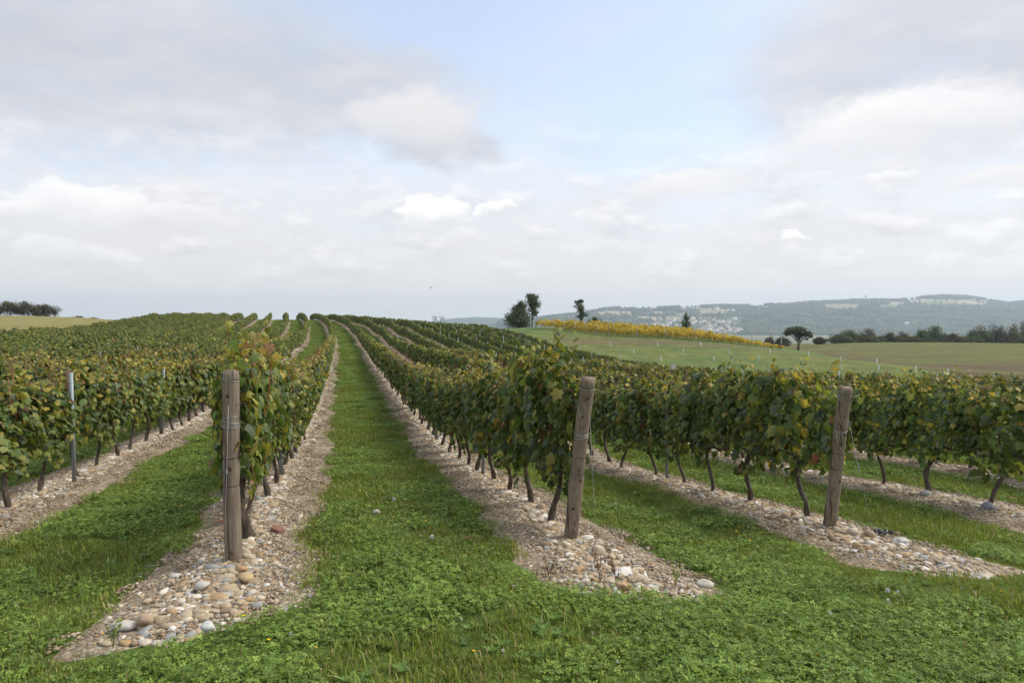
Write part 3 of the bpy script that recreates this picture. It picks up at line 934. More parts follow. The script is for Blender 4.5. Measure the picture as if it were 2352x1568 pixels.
def foliage(seed, nl, lsz, shape, faces, yel=0.3, half=.56, thick=.24, top=1.52, low=.46, spikes=5, shoot=.26):
    r = np.random.default_rng(seed)
    x = r.uniform(-half, half, nl)
    # lumpy silhouette
    ex = np.abs(x / half)
    tz = top + .02 - .09 * ex ** 2 + .08 * np.sin(x * 5 + seed) + .07 * np.sin(x * 13 + seed * 2)
    lz = low - .08 + .34 * ex ** 1.5 + .11 * np.sin(x * 6 + seed * 3) + .08 * np.sin(x * 15 + seed)
    u = r.random(nl)
    z = lz + (tz - lz) * u ** .92
    bulge = thick * (0.62 + .38 * np.sin(np.pi * np.clip((z - low) / (top - low), 0, 1)) ** .6) * (1 + .25 * np.sin(x * 7 + z * 6 + seed)) * (1.12 - .50 * ex ** 2)
    side = np.where(r.random(nl) < .5, -1, 1)
    depth = 1 - .75 * r.random(nl) ** 1.6
    y = side * bulge * depth
    topm = u > .93
    y = np.where(topm, y * r.uniform(-.6, .6, nl), y)
    nrm = np.stack([r.normal(0, .75, nl), side * (1.0 - .2 * topm) + r.normal(0, .35, nl), .40 + .7 * topm + r.normal(0, .62, nl)], -1)
    tip = np.stack([r.normal(0, .85, nl), side * .35 + r.normal(0, .3, nl), -.75 + r.normal(0, .55, nl)], -1)
    c = vine_colors(r, z, nl, yel)
    s = lsz * (.55 + .85 * r.random(nl) ** 1.2)
    acc = Acc()
    leaves_into(acc, np.stack([x, y, z], -1), nrm, tip, s, c, shape, faces)
    # leaves on shoots standing out of the top
    m = 0
    for i in range(spikes):
        x0 = r.uniform(-half, half); hh = r.uniform(.3, 1.0) * shoot
        k = max(2, int(hh / .045))
        zz = top - .05 + np.linspace(0, hh, k)
        xx = x0 + np.linspace(0, r.normal(0, .06), k) + r.normal(0, .02, k)
        yy = r.normal(0, .07) + r.normal(0, .03, k)
        an = r.uniform(0, 6.28, k)
        nr = np.stack([np.cos(an) * .7, np.sin(an) * .7, np.full(k, .7)], -1)
        tp = np.stack([np.cos(an), np.sin(an), r.uniform(-.7, .3, k)], -1)
        leaves_into(acc, np.stack([xx, yy, zz], -1), nr, tp, lsz * r.uniform(.4, .85, k), vine_colors(r, zz + .15, k, yel + .3), shape, faces)
    return acc.mesh('foliage', M_LEAF)
def canes(seed, n=12, half=.5, top=1.46):
    r = np.random.default_rng(seed); acc = Acc()
    for i in range(n):
        x = r.uniform(-half, half); y = r.normal(0, .06)
        lean = r.normal(0, .08); h = top + r.uniform(-.25, .30)
        pts = [(x, y, .66), (x + lean * .4 + r.normal(0, .02), y + r.normal(0, .05), .95), (x + lean * .8, y + r.normal(0, .07), 1.25), (x + lean * 1.3 + r.normal(0, .04), y + r.normal(0, .10), h)]
        acc.tube(pts, [.0055, .005, .0042, .0025], 4, np.array([.21, .085, .045]) * r.uniform(.6, 1.2))
    for i in range(4):   # side shoots across the face
        x = r.uniform(-half, half); sd = 1 if r.random() < .5 else -1; z = r.uniform(.6, 1.3)
        acc.tube([(x, sd * .12, z), (x + r.normal(0, .08), sd * .22, z + .08), (x + r.normal(0, .15), sd * .28, z + r.uniform(-.1, .2))], [.004, .0035, .002], 3, np.array([.15, .065, .035]))
    return acc.mesh('canes', M_CANE)
def trunk(seed, thick=1.0):
    random.seed(seed)
    r = np.random.default_rng(seed); acc = Acc()
    b = r.normal(0, .05, 2); lean = r.normal(0, .07)
    pts, rad = [], []
    ph = r.uniform(0, 6)
    for i in range(9):
        f = i / 8
        pts.append((lean * (1 - f) * 1.2 + .042 * math.sin(f * 6 + ph) + r.normal(0, .006), .035 * math.cos(f * 5 + ph) + b[0] * (1 - f), -.06 + .70 * f))
        rad.append(thick * (.023 + .012 * (1 - f) ** 3 + (.010 if i >= 7 else 0) + .004 * math.sin(f * 21 + ph)))
    acc.tube(pts, rad, 9, None, True, .1, .36)
    e = pts[-1]
    for s in (-1, 1):
        L = r.uniform(.3, .48)
        acc.tube([(e[0], e[1], e[2] - .04), (e[0] + s * .10, e[1] + r.normal(0, .02), e[2] + .035), (e[0] + s * .22, r.normal(0, .02), e[2] + .03 + r.normal(0, .015)), (e[0] + s * L, r.normal(0, .02), e[2] + .04)], [thick * .024, .021, .017, .011], 7, None, True, .1, .2)
    return acc.mesh('trunk', M_BARK, True)
random.seed(3)
F_NEAR = [foliage(200 + i, 720, .084, GL_SH, GL_F, .10 + .06 * (i % 3), spikes=11, top=1.38, shoot=.36, thick=.195, low=.50) for i in range(8)]
F_NEARY = [foliage(240 + i, 700, .083, GL_SH, GL_F, .65, spikes=11, top=1.38, shoot=.36, thick=.185, low=.50) for i in range(6)]
F_MID = [foliage(300 + i, 520, .108, SL_SH, SL_F, .22, spikes=7, top=1.33, shoot=.24, thick=.215) for i in range(5)]
F_MIDY = [foliage(320 + i, 520, .108, SL_SH, SL_F, .75, spikes=7, top=1.33, shoot=.24, thick=.215) for i in range(5)]
C_N = [canes(400 + i) for i in range(6)]
T_N = [trunk(500 + i, .85 + .13 * (i % 5)) for i in range(8)]
T_OLD = trunk(540, 1.9)

ORD = ['first', 'second', 'third', 'fourth', 'fifth', 'sixth', 'seventh', 'eighth', 'ninth', 'tenth', 'eleventh', 'twelfth', 'thirteenth', 'fourteenth', 'fifteenth', 'sixteenth', 'seventeenth', 'eighteenth', 'nineteenth', 'twentieth']
for tens, tw_ in (('twenty', 'twentieth'), ('thirty', 'thirtieth'), ('forty', 'fortieth'), ('fifty', 'fiftieth'), ('sixty', 'sixtieth')):
    if tens != 'twenty': ORD.append(tw_)
    ORD += [tens + '-' + w for w in ORD[:9]]
VSP = 0.925
vines = []
for k in range(K0, K1 + 1):
    y = post_Y(k) + (.42 if k != 1 else .50)
    j = 0
    while y < row_end(k):
        vines.append((k, j, y))
        y += VSP * (1 + .08 * (random.random() - .5)); j += 1
vl = []
for k, j, y in vines:
    if y < 1.0: continue
    x = float(rowX(row_q(k), y))
    t = x / y
    if abs(t) > 1.0: continue
    vl.append((k, j, y, x, abs(t) < .745))
vis = [v for v in vl if v[4]]
# rows seen broadside in front of others show most of themselves
def show(v):
    k, j, y, x, _ = v
    w = 1.0 if k in (0, 1, 2, 3, 4) else (.62 if k in (-1, 5) else .45)
    return w / y
vis.sort(key=show, reverse=True)
solo = vis[:300]
solo_set = {(v[0], v[1]) for v in solo}
ROWN = {1: 'the upright wooden post', 2: 'the middle leaning post', 3: 'the rightmost leaning post'}
cnt_edge = {}
solo.sort(key=lambda v: (v[0], v[1]))
for k, j, y, x, _ in solo:
    z = g1(x, y) + .045
    ang = math.atan2(1.0, row_slope(y))
    flip = math.pi if random.random() < .5 else 0
    e = empty('grape_vine', (x, y, z), (0, 0, ang + flip))
    near = y < 17
    yel = k <= 1
    fm = random.choice((F_NEARY if yel else F_NEAR) if near else (F_MIDY if yel or (random.random() < .3) else F_MID))
    f = ob('foliage', fm, e)
    lift = {0: 1.13, 1: 1.10, 2: 1.06, 3: 1.04}.get(j, 1.0) if k in (1, 2, 3) else 1.0
    f.scale = (1.0, random.uniform(.9, 1.15), random.uniform(.96, 1.08) * lift)
    old = (k == 1 and j == 0)
    ob('trunk', T_OLD if old else random.choice(T_N), e, scl=(1, 1, random.uniform(.95, 1.05)))
    if y < 30: ob('canes', random.choice(C_N), e)
    c_ = cnt_edge[k] = cnt_edge.get(k, 0) + 1
    if k in ROWN:
        lab = '%s grape vine behind %s' % (ORD[j], ROWN[k])
        if old: lab = 'first grape vine, thick old trunk right behind the upright wooden post'
        grp = 'grape vines in the row behind ' + ROWN[k]
    elif k in (0, 4):
        lab = '%s grape vine from the %s edge, in the first row %s post' % (ORD[c_ - 1], 'left' if k == 0 else 'right', 'left of the upright' if k == 0 else 'right of the rightmost')
        grp = 'grape vines in the first row %s post' % ('left of the upright' if k == 0 else 'right of the rightmost')
    else:
        rn = '%s row %s post' % (ORD[-k] if k < 0 else ORD[k - 4], 'left of the upright' if k < 1 else 'right of the rightmost')
        lab = '%s grape vine from the near end of the %s' % (ORD[c_ - 1], rn)
        grp = 'grape vines in the ' + rn
    tag(e, lab, 'grape vine', grp)
# long reddish shoot of the first vine standing above the upright post
v0 = [o for o in COL.objects if o.name.startswith('grape_vine') and 'thick old trunk' in o.get('label', '')][0]
mw = (Matrix.Translation(v0.location) @ v0.rotation_euler.to_matrix().to_4x4()).inverted()
def ppt(x, y, Y):
    X, Y, z = D(x, y, Y); return mw @ Vector((X, Y, z + EYE))
sa = Acc()
sa.tube([ppt(556, 930, 5.62), ppt(543, 865, 5.56), ppt(537, 810, 5.54), ppt(524, 770, 5.54), ppt(516, 738, 5.55)], [.006, .0055, .005, .004, .0025], 5, (.20, .055, .035))
sa.tube([ppt(586, 960, 5.8), ppt(576, 850, 5.75), ppt(583, 775, 5.76)], [.006, .005, .003], 5, (.20, .075, .04))
sa.tube([ppt(612, 940, 5.95), ppt(622, 840, 5.95), ppt(606, 782, 5.96)], [.006, .005, .003], 5, (.20, .075, .04))
ob('shoot', sa.mesh('shoot', M_CANE, True), v0)
lp = [(531, 782, 5.5, .135, (.12, .17, .05)), (548, 832, 5.5, .10, (.13, .18, .06)), (515, 745, 5.53, .07, (.24, .24, .05)), (527, 738, 5.54, .06, (.27, .25, .05)), (508, 752, 5.55, .05, (.19, .21, .05)), (574, 765, 5.7, .07, (.28, .24, .08)), (590, 772, 5.75, .07, (.31, .24, .10)), (606, 776, 5.9, .07, (.32, .25, .08)), (618, 792, 5.9, .085, (.34, .20, .10)), (560, 790, 5.7, .07, (.30, .18, .09)), (598, 800, 5.8, .08, (.33, .22, .10)), (580, 815, 5.7, .09, (.14, .18, .06)), (640, 815, 5.95, .08, (.38, .30, .06))]
la = Acc(); rl = np.random.default_rng(8)
for (x_, y_, Y_, sz_, c_) in lp:
    P_ = np.array(ppt(x_, y_, Y_))[None]
    nr_ = np.array(mw.to_3x3() @ Vector((rl.normal(0, .5), -1, rl.normal(.3, .4))))[None]
    tp_ = np.array(mw.to_3x3() @ Vector((rl.normal(.2, .5), -.2, -1)))[None]
    leaves_into(la, P_, nr_, tp_, [sz_], np.array([c_]), GL_SH, GL_F)
ob('shoot_leaves', la.mesh('shoot_leaves', M_LEAF), v0)
# distant vines as one mass
far_f = []
def join_vine(fseed, yel, nl, ls):
    r = foliage(fseed, nl, ls, DI_SH, DI_F, yel, spikes=5, half=.60, thick=.165, top=1.22, shoot=.2)
    return r
V_FAR = [join_vine(600 + i, .35 if i < 4 else .85, 420, .125) for i in range(8)]
V_TR = [trunk(520 + i) for i in range(3)]
pts, rot, scl, idx = [], [], [], []
for k, j, y, x, _ in vl:
    if (k, j) in solo_set or random.random() < .015: continue
    z = g1(x, y) + .045
    a = math.atan2(1.0, row_slope(y)) + (math.pi if random.random() < .5 else 0)
    yl = random.random() < (.75 if k <= 1 else .35)
    pts.append((x, y, z)); rot.append((0, 0, a)); scl.append((1.0, random.uniform(.9, 1.2), random.uniform(.86, 1.10))); idx.append(random.randrange(4, 8) if yl else random.randrange(0, 4))
    pts.append((x, y, z)); rot.append((0, 0, a)); scl.append((1, 1, 1)); idx.append(8 + random.randrange(3))
fv = scatter('distant_vines', pts, rot, scl, idx, proto_coll('vine_mass', V_FAR + V_TR))
tag(fv, 'mass of green and yellowing vines in the far parts of the rows', kind='stuff')

# ------------------------------------------------------------------ wooden end posts
def wood_mat():
    m, t, o = new_mat('weathered_wood')
    tco = t.node('ShaderNodeTexCoord')
    mp = t.node('ShaderNodeMapping'); mp.inputs['Scale'].default_value = (1, 1, 0.045)
    t.l.new(tco.outputs['Object'], mp.inputs[0])
    g = t.noise(mp.outputs[0], 70, 5.0, 0.6, 0.6)
    g2 = t.noise(mp.outputs[0], 22, 3.0, 0.5, 0.3)
    b = t.noise(tco.outputs['Object'], 5, 4.0, 0.6)
    c = t.ramp(g.outputs[0], [(.25, (.095, .073, .056)), (.5, (.23, .182, .135)), (.75, (.38, .318, .248))])
    c = t.mix(t.ss(b.outputs[0], .35, .7, 0.0, .7), c, (.175, .130, .092, 1))
    crack = t.ss(g2.outputs[0], .40, .34)
    c = t.mix(t.m('MULTIPLY', crack, .75), c, (.035, .024, .016, 1))
    h = t.m('SUBTRACT', g.outputs[0], t.m('MULTIPLY', crack, .8))
    t.l.new(princ(t, c, .88, .15, 0, bump(t, h, .7, .006)), o.inputs[0])
    return m
M_WOOD = wood_mat()
M_KNOT = plain_mat('wood_knot', (.085, .055, .035), .9, .1, 0, 60, .5)
M_GROOVE = plain_mat('wood_groove', (.05, .037, .027), .95, .05)

def wooden_post(px, base, top, r0, label, rings, grooves, knots, loops, guy, seed):
    """base/top world points of the axis"""
    rr = np.random.default_rng(seed)
    B, Tt = Vector(base), Vector(top)
    e = empty('wooden_post', B)
    ax = (Tt - B); L = ax.length; ax.normalize()
    u = ax.cross(Vector((0, 1, 0))).normalized(); v = ax.cross(u)           # u sideways, v away from / towards camera
    if v.y > 0: v = -v
    if u.x < 0: u = -u
    ph = rr.uniform(0, 6, 4)
    wob = lambda f: u * (.006 * math.sin(f * 5 + ph[0])) + v * (.006 * math.sin(f * 4 + ph[1]))
    rad = lambda f: r0 * (1.03 - .05 * f + .012 * math.sin(f * 9 + ph[2]))
    P0 = lambda f: ax * (L * f) + wob(f)
    acc = Acc(); ns, nr = 28, 46
    vs = []
    for i in range(nr):
        f = -.08 + 1.08 * i / (nr - 1)
        for j in range(ns):
            a = 2 * math.pi * j / ns
            r = rad(f) * (1 + .022 * math.sin(a * 3 + ph[3] + f * 2) + .012 * math.sin(a * 11 + f * 3) + rr.normal(0, .004))
            for gf in grooves:
                if abs(f - gf) < .013: r *= .965
            if i == nr - 1: r *= .93
            p = P0(f) + (u * math.cos(a) + v * math.sin(a)) * r
            if i >= nr - 2: p = p + ax * (.006 * math.sin(a * 2 + ph[1]))
            vs.append(tuple(p))
    q = [(i * ns + j, i * ns + (j + 1) % ns, (i + 1) * ns + (j + 1) % ns, (i + 1) * ns + j) for i in range(nr - 1) for j in range(ns)]
    vs.append(tuple(P0(1.0) + ax * .004)); ci = len(vs) - 1
    f_ = [(ci, (nr - 1) * ns + j, (nr - 1) * ns + (j + 1) % ns) for j in range(ns)]
    acc.add(vs, f_, q)
    ob('shaft', acc.mesh('shaft', M_WOOD, True), e)
    def ring(f, rw, mat, nm, tilt=0.0, k=1.0):
        a_ = Acc(); pts = []
        for j in range(29):
            an = 2 * math.pi * j / 28
            pts.append(P0(f + tilt * math.cos(an)) + (u * math.cos(an) + v * math.sin(an)) * (rad(f) * k + rw * .6))
        a_.tube(pts, rw, 5, None, False)
        ob(nm, a_.mesh(nm, mat, True), e)
    for f in grooves: ring(f, .0022, M_GROOVE, 'groove', rr.normal(0, .002), .975)
    for f in rings: ring(f, .0022, M_GROOVE if rings.index(f) == 0 else M_WIRE, 'wire_band', rr.normal(0, .003), 1.012)
    for f, ti in loops: ring(f, .0019, M_WIRE, 'wire_band', ti, 1.02)
    for f, s, sz in knots:                       # s: sideways place -1..1
        c = P0(f) + u * (rad(f) * s) + v * (rad(f) * math.sqrt(max(0, 1 - s * s)) * 1.0)
        n = (u * s + v * math.sqrt(max(0, 1 - s * s))).normalized()
        a_ = Acc(); k = 12; w = n.cross(ax)
        vv = [tuple(c + n * .007)]
        for rg, hgt in ((.45, .009), (.8, .003), (1.0, -.004)):
            for j in range(k):
                an = 2 * math.pi * j / k
                vv.append(tuple(c + (w * math.cos(an) + ax * math.sin(an) * 1.25) * sz * rg * (1 + .1 * math.sin(an * 3)) + n * hgt))
        ff = [(0, 1 + j, 1 + (j + 1) % k) for j in range(k)]
        qq = [(1 + r * k + j, 1 + (r + 1) * k + j, 1 + (r + 1) * k + (j + 1) % k, 1 + r * k + (j + 1) % k) for r in range(2) for j in range(k)]
        a_.add(vv, ff, qq)
        ob('knot', a_.mesh('knot', M_KNOT, True), e)
    f0, s0, anchor = guy
    st = P0(f0) + u * (rad(f0) * s0) + v * (rad(f0) * math.sqrt(1 - s0 * s0) + .004)
    lf = P0(f0 + .035) + u * (-rad(f0) * .9) + v * (rad(f0) * .45 + .004)
    an = Vector(anchor) - B
    a_ = Acc()
    mid = st.lerp(an, .5) + Vector((0, 0, -.006))
    a_.tube([lf, st, mid, an], .0017, 5)
    gw = ob('guy_wire', a_.mesh('guy_wire', M_WIRE, True), e)
    a_ = Acc(); a_.tube([st.lerp(an, .36), st.lerp(an, .385), st.lerp(an, .40)], [.004, .008, .004], 6)
    ob('tensioner', a_.mesh('tensioner', M_METAL, True), gw)
    tag(e, label, 'post', 'wooden end posts')
    return e
def wpt(x, y, Y): 
    X, Y, z = D(x, y, Y); return (X, Y, z + EYE)
def onground(x, Y, dz=0): return (x, Y, g1(x, Y) + dz)
b1 = D(531, 1288, 5.45); b2 = D(1310, 1240, 6.28); b3 = D(1910, 1210, 7.09)
wooden_post(1, (b1[0], b1[1], b1[2] + EYE), wpt(527, 851, 5.42), .064, 'upright weathered wooden post at the end of the left row beside the path', [.953, .952], [.542, .397], [(.873, .0, .017), (.492, .25, .016), (.046, .15, .013)], [(.757, .006), (.735, -.01), (.712, .004), (.706, -.004), (.72, .008)], (.815, .1, onground(-2.19, 5.2, -.02)), 1)
wooden_post(2, (b2[0], b2[1], b2[2] + EYE), wpt(1352, 868, 5.95), .063, 'wooden post leaning right just right of the grass path', [.95, .94], [.53, .425], [(.893, .2, .017), (.78, -.2, .013), (.395, .45, .014), (.215, -.15, .016)], [(.668, .004), (.66, -.006), (.648, .01)], (.79, .75, onground(.74, 5.98, -.02)), 2)
wooden_post(3, (b3[0], b3[1], b3[2] + EYE), wpt(1946, 890, 6.78), .062, 'rightmost wooden post, leaning right above a heap of stones', [.955, .95], [.715, .543, .43], [(.68, .35, .015), (.35, .3, .014)], [(.70, .004)], (.78, .85, onground(3.56, 6.72, -.02)), 3)

# ------------------------------------------------------------------ metal stakes
def stake_mesh():
    a = Acc(); h = 1.50
    for lo, hi in (((-.024, -.002, -.15), (.024, .002, h)), ((-.024, .002, -.15), (-.020, .026, h)), ((.020, .002, -.15), (.024, .026, h))):
        a.box(lo, hi)
    return a.mesh('channel', M_METAL)
def hook_mesh():
    a = Acc()
    for z in (.62, .9, 1.15, 1.36):
        a.tube([(.0, -.002, z), (.0, -.012, z), (.0, -.014, z + .018)], .003, 4)
    return a.mesh('hook', M_METAL)
STK, HOOK = stake_mesh(), hook_mesh()
nst = 0
for k in range(-4, K1 + 1):
    y0 = {0: 9.3, 1: 9.5, 2: 10.2, 3: 10.64}.get(k, post_Y(k) + 3.9)
    ymax = 62 if k < 1 else 104
    j = 0; y = y0
    while y < ymax:
        x = float(rowX(row_q(k), y))
        if abs(x / y) < .75 and y > 4 and (y < 40 or k >= 3) :
            off = .17 if (k == 0 and j == 0) else 0.0
            x += off
            tilt = random.gauss(0, .015)
            e = empty('metal_stake', (x, y, g1(x, y) + .05), (random.gauss(0, .015), tilt, math.atan2(-x, y) * .4 + random.gauss(0, .15)))
            tall = (.84 if k < 0 else .93) if k < 3 or y < 60 else random.uniform(.95, 1.12)
            ob('channel', STK, e, scl=(1, 1, tall if not (k == 0 and j == 0) else 1.0))
            if y < 25: ob('hook', HOOK, e)
            row = {1: 'the row behind the upright post', 2: 'the row behind the middle leaning post', 3: 'the row behind the rightmost post', 0: 'the row left of the upright post'}.get(k)
            if row: lab = '%s grey metal stake along %s' % (ORD[j] if j < 20 else 'far', row)
            else: lab = '%s grey metal stake in the %s row %s post' % (ORD[j], ORD[abs(k)] if k < 0 else ORD[k - 4], 'left of the upright' if k < 1 else 'right of the rightmost')
            tag(e, lab, 'stake', 'metal trellis stakes'); nst += 1
        y += 5.2; j += 1

# trellis wires of the nearest rows, one run per row
for k in (0, 1, 2, 3, 4):
    a = Acc()
    for hgt in (.62, .98, 1.36):
        pts = []
        y = post_Y(k)
        while y < 32:
            x = float(rowX(row_q(k), y)); pts.append((x, y, g1(x, y) + .05 + hgt)); y += 1.3
        a.tube(pts, .0016, 3, None, False)
    o = ob('trellis_wire', a.mesh('trellis_wire', M_WIRE))
    tag(o, 'thin steel wires strung through %s' % {0: 'the row left of the upright post', 1: 'the row behind the upright post', 2: 'the row behind the middle leaning post', 3: 'the row behind the rightmost post', 4: 'the row right of the rightmost post'}[k], 'wire', 'trellis wires')

# ------------------------------------------------------------------ white tree guards
M_GUARD = plain_mat('white_plastic', (.72, .70, .64), .6, .3, 0, 8, .12)
M_TWIG = plain_mat('sapling_twig', (.16, .10, .06), .9, .1)
a = Acc(); sides = 10
a.tube([(0, 0, -.08), (0, 0, .2), (0, 0, .42), (0, 0, .62)], [.070, .068, .068, .074], sides, None, False)
a.tube([(0, 0, .62), (0, 0, .4)], [.058, .05], sides, None, False)
GUARD = a.mesh('tube', M_GUARD, True)
a = Acc(); a.tube([(.075, 0, -.1), (.075, 0, .55), (.078, 0, .80)], .010, 5); a.tube([(0, 0, 0), (.01, 0, .5), (-.02, .01, .86)], [.008, .006, .003], 4)
SAP = a.mesh('support_stick', M_TWIG)
def rank_words(i): return ORD[i]
gs = sorted(guards, key=lambda g: g[0] / g[1])
for i, (X, Y, z) in enumerate(gs):
    e = empty('tree_guard', (X, Y, g1(X, Y)), (random.gauss(0, .06), random.gauss(0, .06), random.uniform(0, 6)))
    ob('tube', GUARD, e, scl=(1, 1, random.uniform(.9, 1.08))); ob('support_stick', SAP, e)
    tag(e, '%s white sapling guard counted from the left in the grass below the yellow vines' % rank_words(i), 'tree guard', 'white sapling guards')

# ------------------------------------------------------------------ yellow vineyard
YPAL = np.array([[.60, .43, .050], [.66, .50, .080], [.50, .34, .036], [.43, .40, .07], [.32, .19, .035], [.24, .25, .065]])
def yellow_foliage(seed, orange=0):
    r = np.random.default_rng(seed); acc = Acc(); n = 300
    x = r.uniform(-.66, .66, n); z = .62 + (1.0 + .28 * np.sin(x * 4.5 + seed)) * r.random(n) ** .9 + .10 * np.sin(x * 9 + seed)
    y = r.normal(0, .20, n)
    nr = np.stack([r.normal(0, .5, n), r.normal(0, 1, n), r.normal(.4, .5, n)], -1)
    tp = np.stack([r.normal(0, .6, n), r.normal(0, .4, n), -np.ones(n)], -1)
    p = [.30, .26, .16, .12, .08, .08] if not orange else [.22, .12, .26, .06, .30, .04]
    c = YPAL[r.choice(6, n, p=p)] * r.uniform(.75, 1.15, (n, 1))
    leaves_into(acc, np.stack([x, y, z], -1), nr, tp, r.uniform(.12, .22, n), c, DI_SH, DI_F)
    return acc.mesh('foliage', M_LEAF)
YF = [yellow_foliage(700 + i) for i in range(5)]; YO = [yellow_foliage(720 + i, 1) for i in range(2)]
NYR = 8
ystart = [(15.0 - 1.55 * i, 108 + 2.1 * i) for i in range(NYR)]
ny_ = 0
M_STICK = plain_mat('grey_wood_stake', (.36, .33, .29), .9, .1, 0, 20, .3)
a = Acc(); a.tube([(0, 0, -.2), (.01, 0, .8), (0, .01, 1.78)], [.065, .06, .055], 7); YST = a.mesh('shaft', M_STICK, True)
a = Acc(); a.tube([(-.65, 0, .8), (0, .0, .82), (.65, 0, .8)], .004, 3); a.tube([(-.65, 0, 1.3), (0, .0, 1.31), (.65, 0, 1.3)], .004, 3); YWI = a.mesh('wire', M_WIRE)
for i, (xs, ysr) in enumerate(ystart):
    x = xs + .6; c_ = 0
    xend = 42 if i < 3 else 38
    while x < xend:
        y = ysr - .04 * (x - xs) - .0022 * max(x - 26, 0) ** 2
        if i < 4 or c_ % 1 == 0:
            e = empty('yellow_vine', (x, y, g1(x, y)), (0, 0, random.choice((0, math.pi)) - .04))
            ob('foliage', random.choice(YO if (x > 38 and random.random() < .5) else YF), e, scl=(1, random.uniform(.9, 1.4), random.uniform(.72, 1.06) * (1 - .6 * float(sstep(x, 28, 42)))))
            if i < 2: ob('trunk', random.choice(T_N), e)
            tag(e, '%s golden vine from the left in the %s row of the yellow vineyard' % (ORD[c_], 'front' if i == 0 else ORD[i]), 'grape vine', 'yellow vines, row %d' % (i + 1)); ny_ += 1
        x += 1.22; c_ += 1
    # stakes: the end one and every five metres along the front row
    for j, x in enumerate([xs] + ([xs + 4.4 * q for q in range(1, 7)] if i == 0 else [])):
        y = ysr - .04 * (x - xs) - (.42 if j else .1)
        e = empty('vineyard_stake', (x, y, g1(x, y)), (random.gauss(0, .02), random.gauss(0, .03), random.uniform(0, 6)))
        ob('shaft', YST, e); ob('wire_clip', YWI, e, scl=(.12, 1, 1))
        lab = 'grey end stake of the %s yellow vine row' % ('front' if i == 0 else ORD[i]) if j == 0 else '%s grey stake along the front yellow vine row' % ORD[j]
        tag(e, lab, 'stake', 'stakes of the yellow vineyard')

# ------------------------------------------------------------------ trees and bushes
def make_tree(name, label, cat, x, y, ells, nleaf, lsz, pal, limbs=True, group=None, tr=.10, clump=.5, stems=1, bare=0.0, seed=0):
    """ells: crown lobes (dx, dy, z, rx, rz, weight) in metres above the base"""
    r = np.random.default_rng(900 + seed)
    e = empty(name, (x, y, g1(x, y)))
    acc, tw = Acc(), Acc()
    ws = np.array([l[5] for l in ells], float); ws /= ws.sum()
    top_z = max(l[2] for l in ells)
    for s in range(stems):
        bx = (s - (stems - 1) / 2) * tr * 2.2
        lx = r.normal(0, .15) + bx * 2
        tw.tube([(bx, 0, -.3), (bx * 1.2 + r.normal(0, tr * .4), r.normal(0, tr * .3), top_z * .35), (lx, r.normal(0, .1), top_z * .85)], [tr * 1.15, tr * .85, tr * .25], 7)
    for (dx_, dy_, z, rx, rz, w) in ells:
        nc = max(4, int(w * 7))
        d = norm(r.normal(0, 1, (nc, 3))) * (r.random((nc, 1)) ** .45)
        cc = np.array([dx_, dy_, z]) + d * np.array([rx, rx, rz])
        for c in cc:
            z0 = max(.25, min(z, c[2]) * .55)
            tw.tube([(dx_ * .15, dy_ * .15, z0), (dx_ * .5 + (c[0] - dx_) * .3, dy_ * .5 + (c[1] - dy_) * .3, (z0 + c[2]) * .55), tuple(c)], [tr * .4, tr * .25, tr * .06], 4)
            if bare > 0:
                for q in range(int(4 * bare)):
                    g = c + r.normal(0, 1, 3) * np.array([rx, rx, rz]) * .45
                    tw.tube([tuple(c), tuple((c + g) / 2 + r.normal(0, .05, 3)), tuple(g)], [tr * .10, tr * .07, tr * .03], 3)
        n = int(nleaf * w / sum(l[5] for l in ells))
        if n <= 0: continue
        ci = r.integers(0, nc, n)
        p = cc[ci] + r.normal(0, 1, (n, 3)) * np.array([rx, rx, rz]) * clump * .5
        nr = norm(p - np.array([dx_, dy_, z])) + r.normal(0, .6, (n, 3)) + np.array([0, 0, .4])
        tp = r.normal(0, 1, (n, 3)) + np.array([0, 0, -.3])
        shade = r.uniform(.75, 1.2, nc)[ci][:, None]
        c = np.asarray(pal)[r.integers(0, len(pal), n)] * r.uniform(.7, 1.2, (n, 1)) * shade
        leaves_into(acc, p, nr, tp, lsz * r.uniform(.6, 1.4, n), c, DI_SH, DI_F)
    ob('trunk', tw.mesh('trunk', M_TBARK, True), e)
    if acc.n: ob('crown', acc.mesh('crown', M_TREE), e)
    tag(e, label, cat, group)
    return e
DKG = [(.070, .092, .040), (.088, .115, .046), (.052, .070, .032), (.11, .135, .055)]
MDG = [(.085, .13, .04), (.07, .11, .035), (.11, .15, .05), (.06, .09, .03)]
BRN = [(.11, .085, .05), (.09, .075, .045), (.13, .095, .055), (.08, .08, .04)]
GRY = [(.13, .12, .09), (.10, .10, .075), (.15, .13, .10)]
OLV = [(.085, .082, .036), (.065, .07, .03), (.11, .085, .04), (.05, .055, .026)]
def bearing(xpx, Y): return (xpx - 1176) / 1590 * Y
def height_to(ypx, x, Y): return (735 - ypx) / 1590 * Y + EYE - g1(x, Y)
def tr_at(xpx, Y, ytop):
    x = bearing(xpx, Y); return x, Y, height_to(ytop, x, Y)
x, Y, h = tr_at(1192, 140, 692)
make_tree('broad_tree', 'dense dark broad tree standing left of the yellow vineyard', 'tree', x, Y, [(-.9, 0, h * .30, 1.9, 1.5, 4), (.5, .2, h * .34, 1.6, 1.6, 4), (.2, 0, h * .62, 1.3, 1.3, 3), (.5, 0, h * .85, .7, .8, 1.5), (-1.7, 0, h * .40, 1.0, .8, 1), (-.6, 0, h * .72, .7, .7, 1)], 7000, .24, DKG, tr=.14, clump=.85, seed=1)
x, Y, h = tr_at(1222, 141, 673)
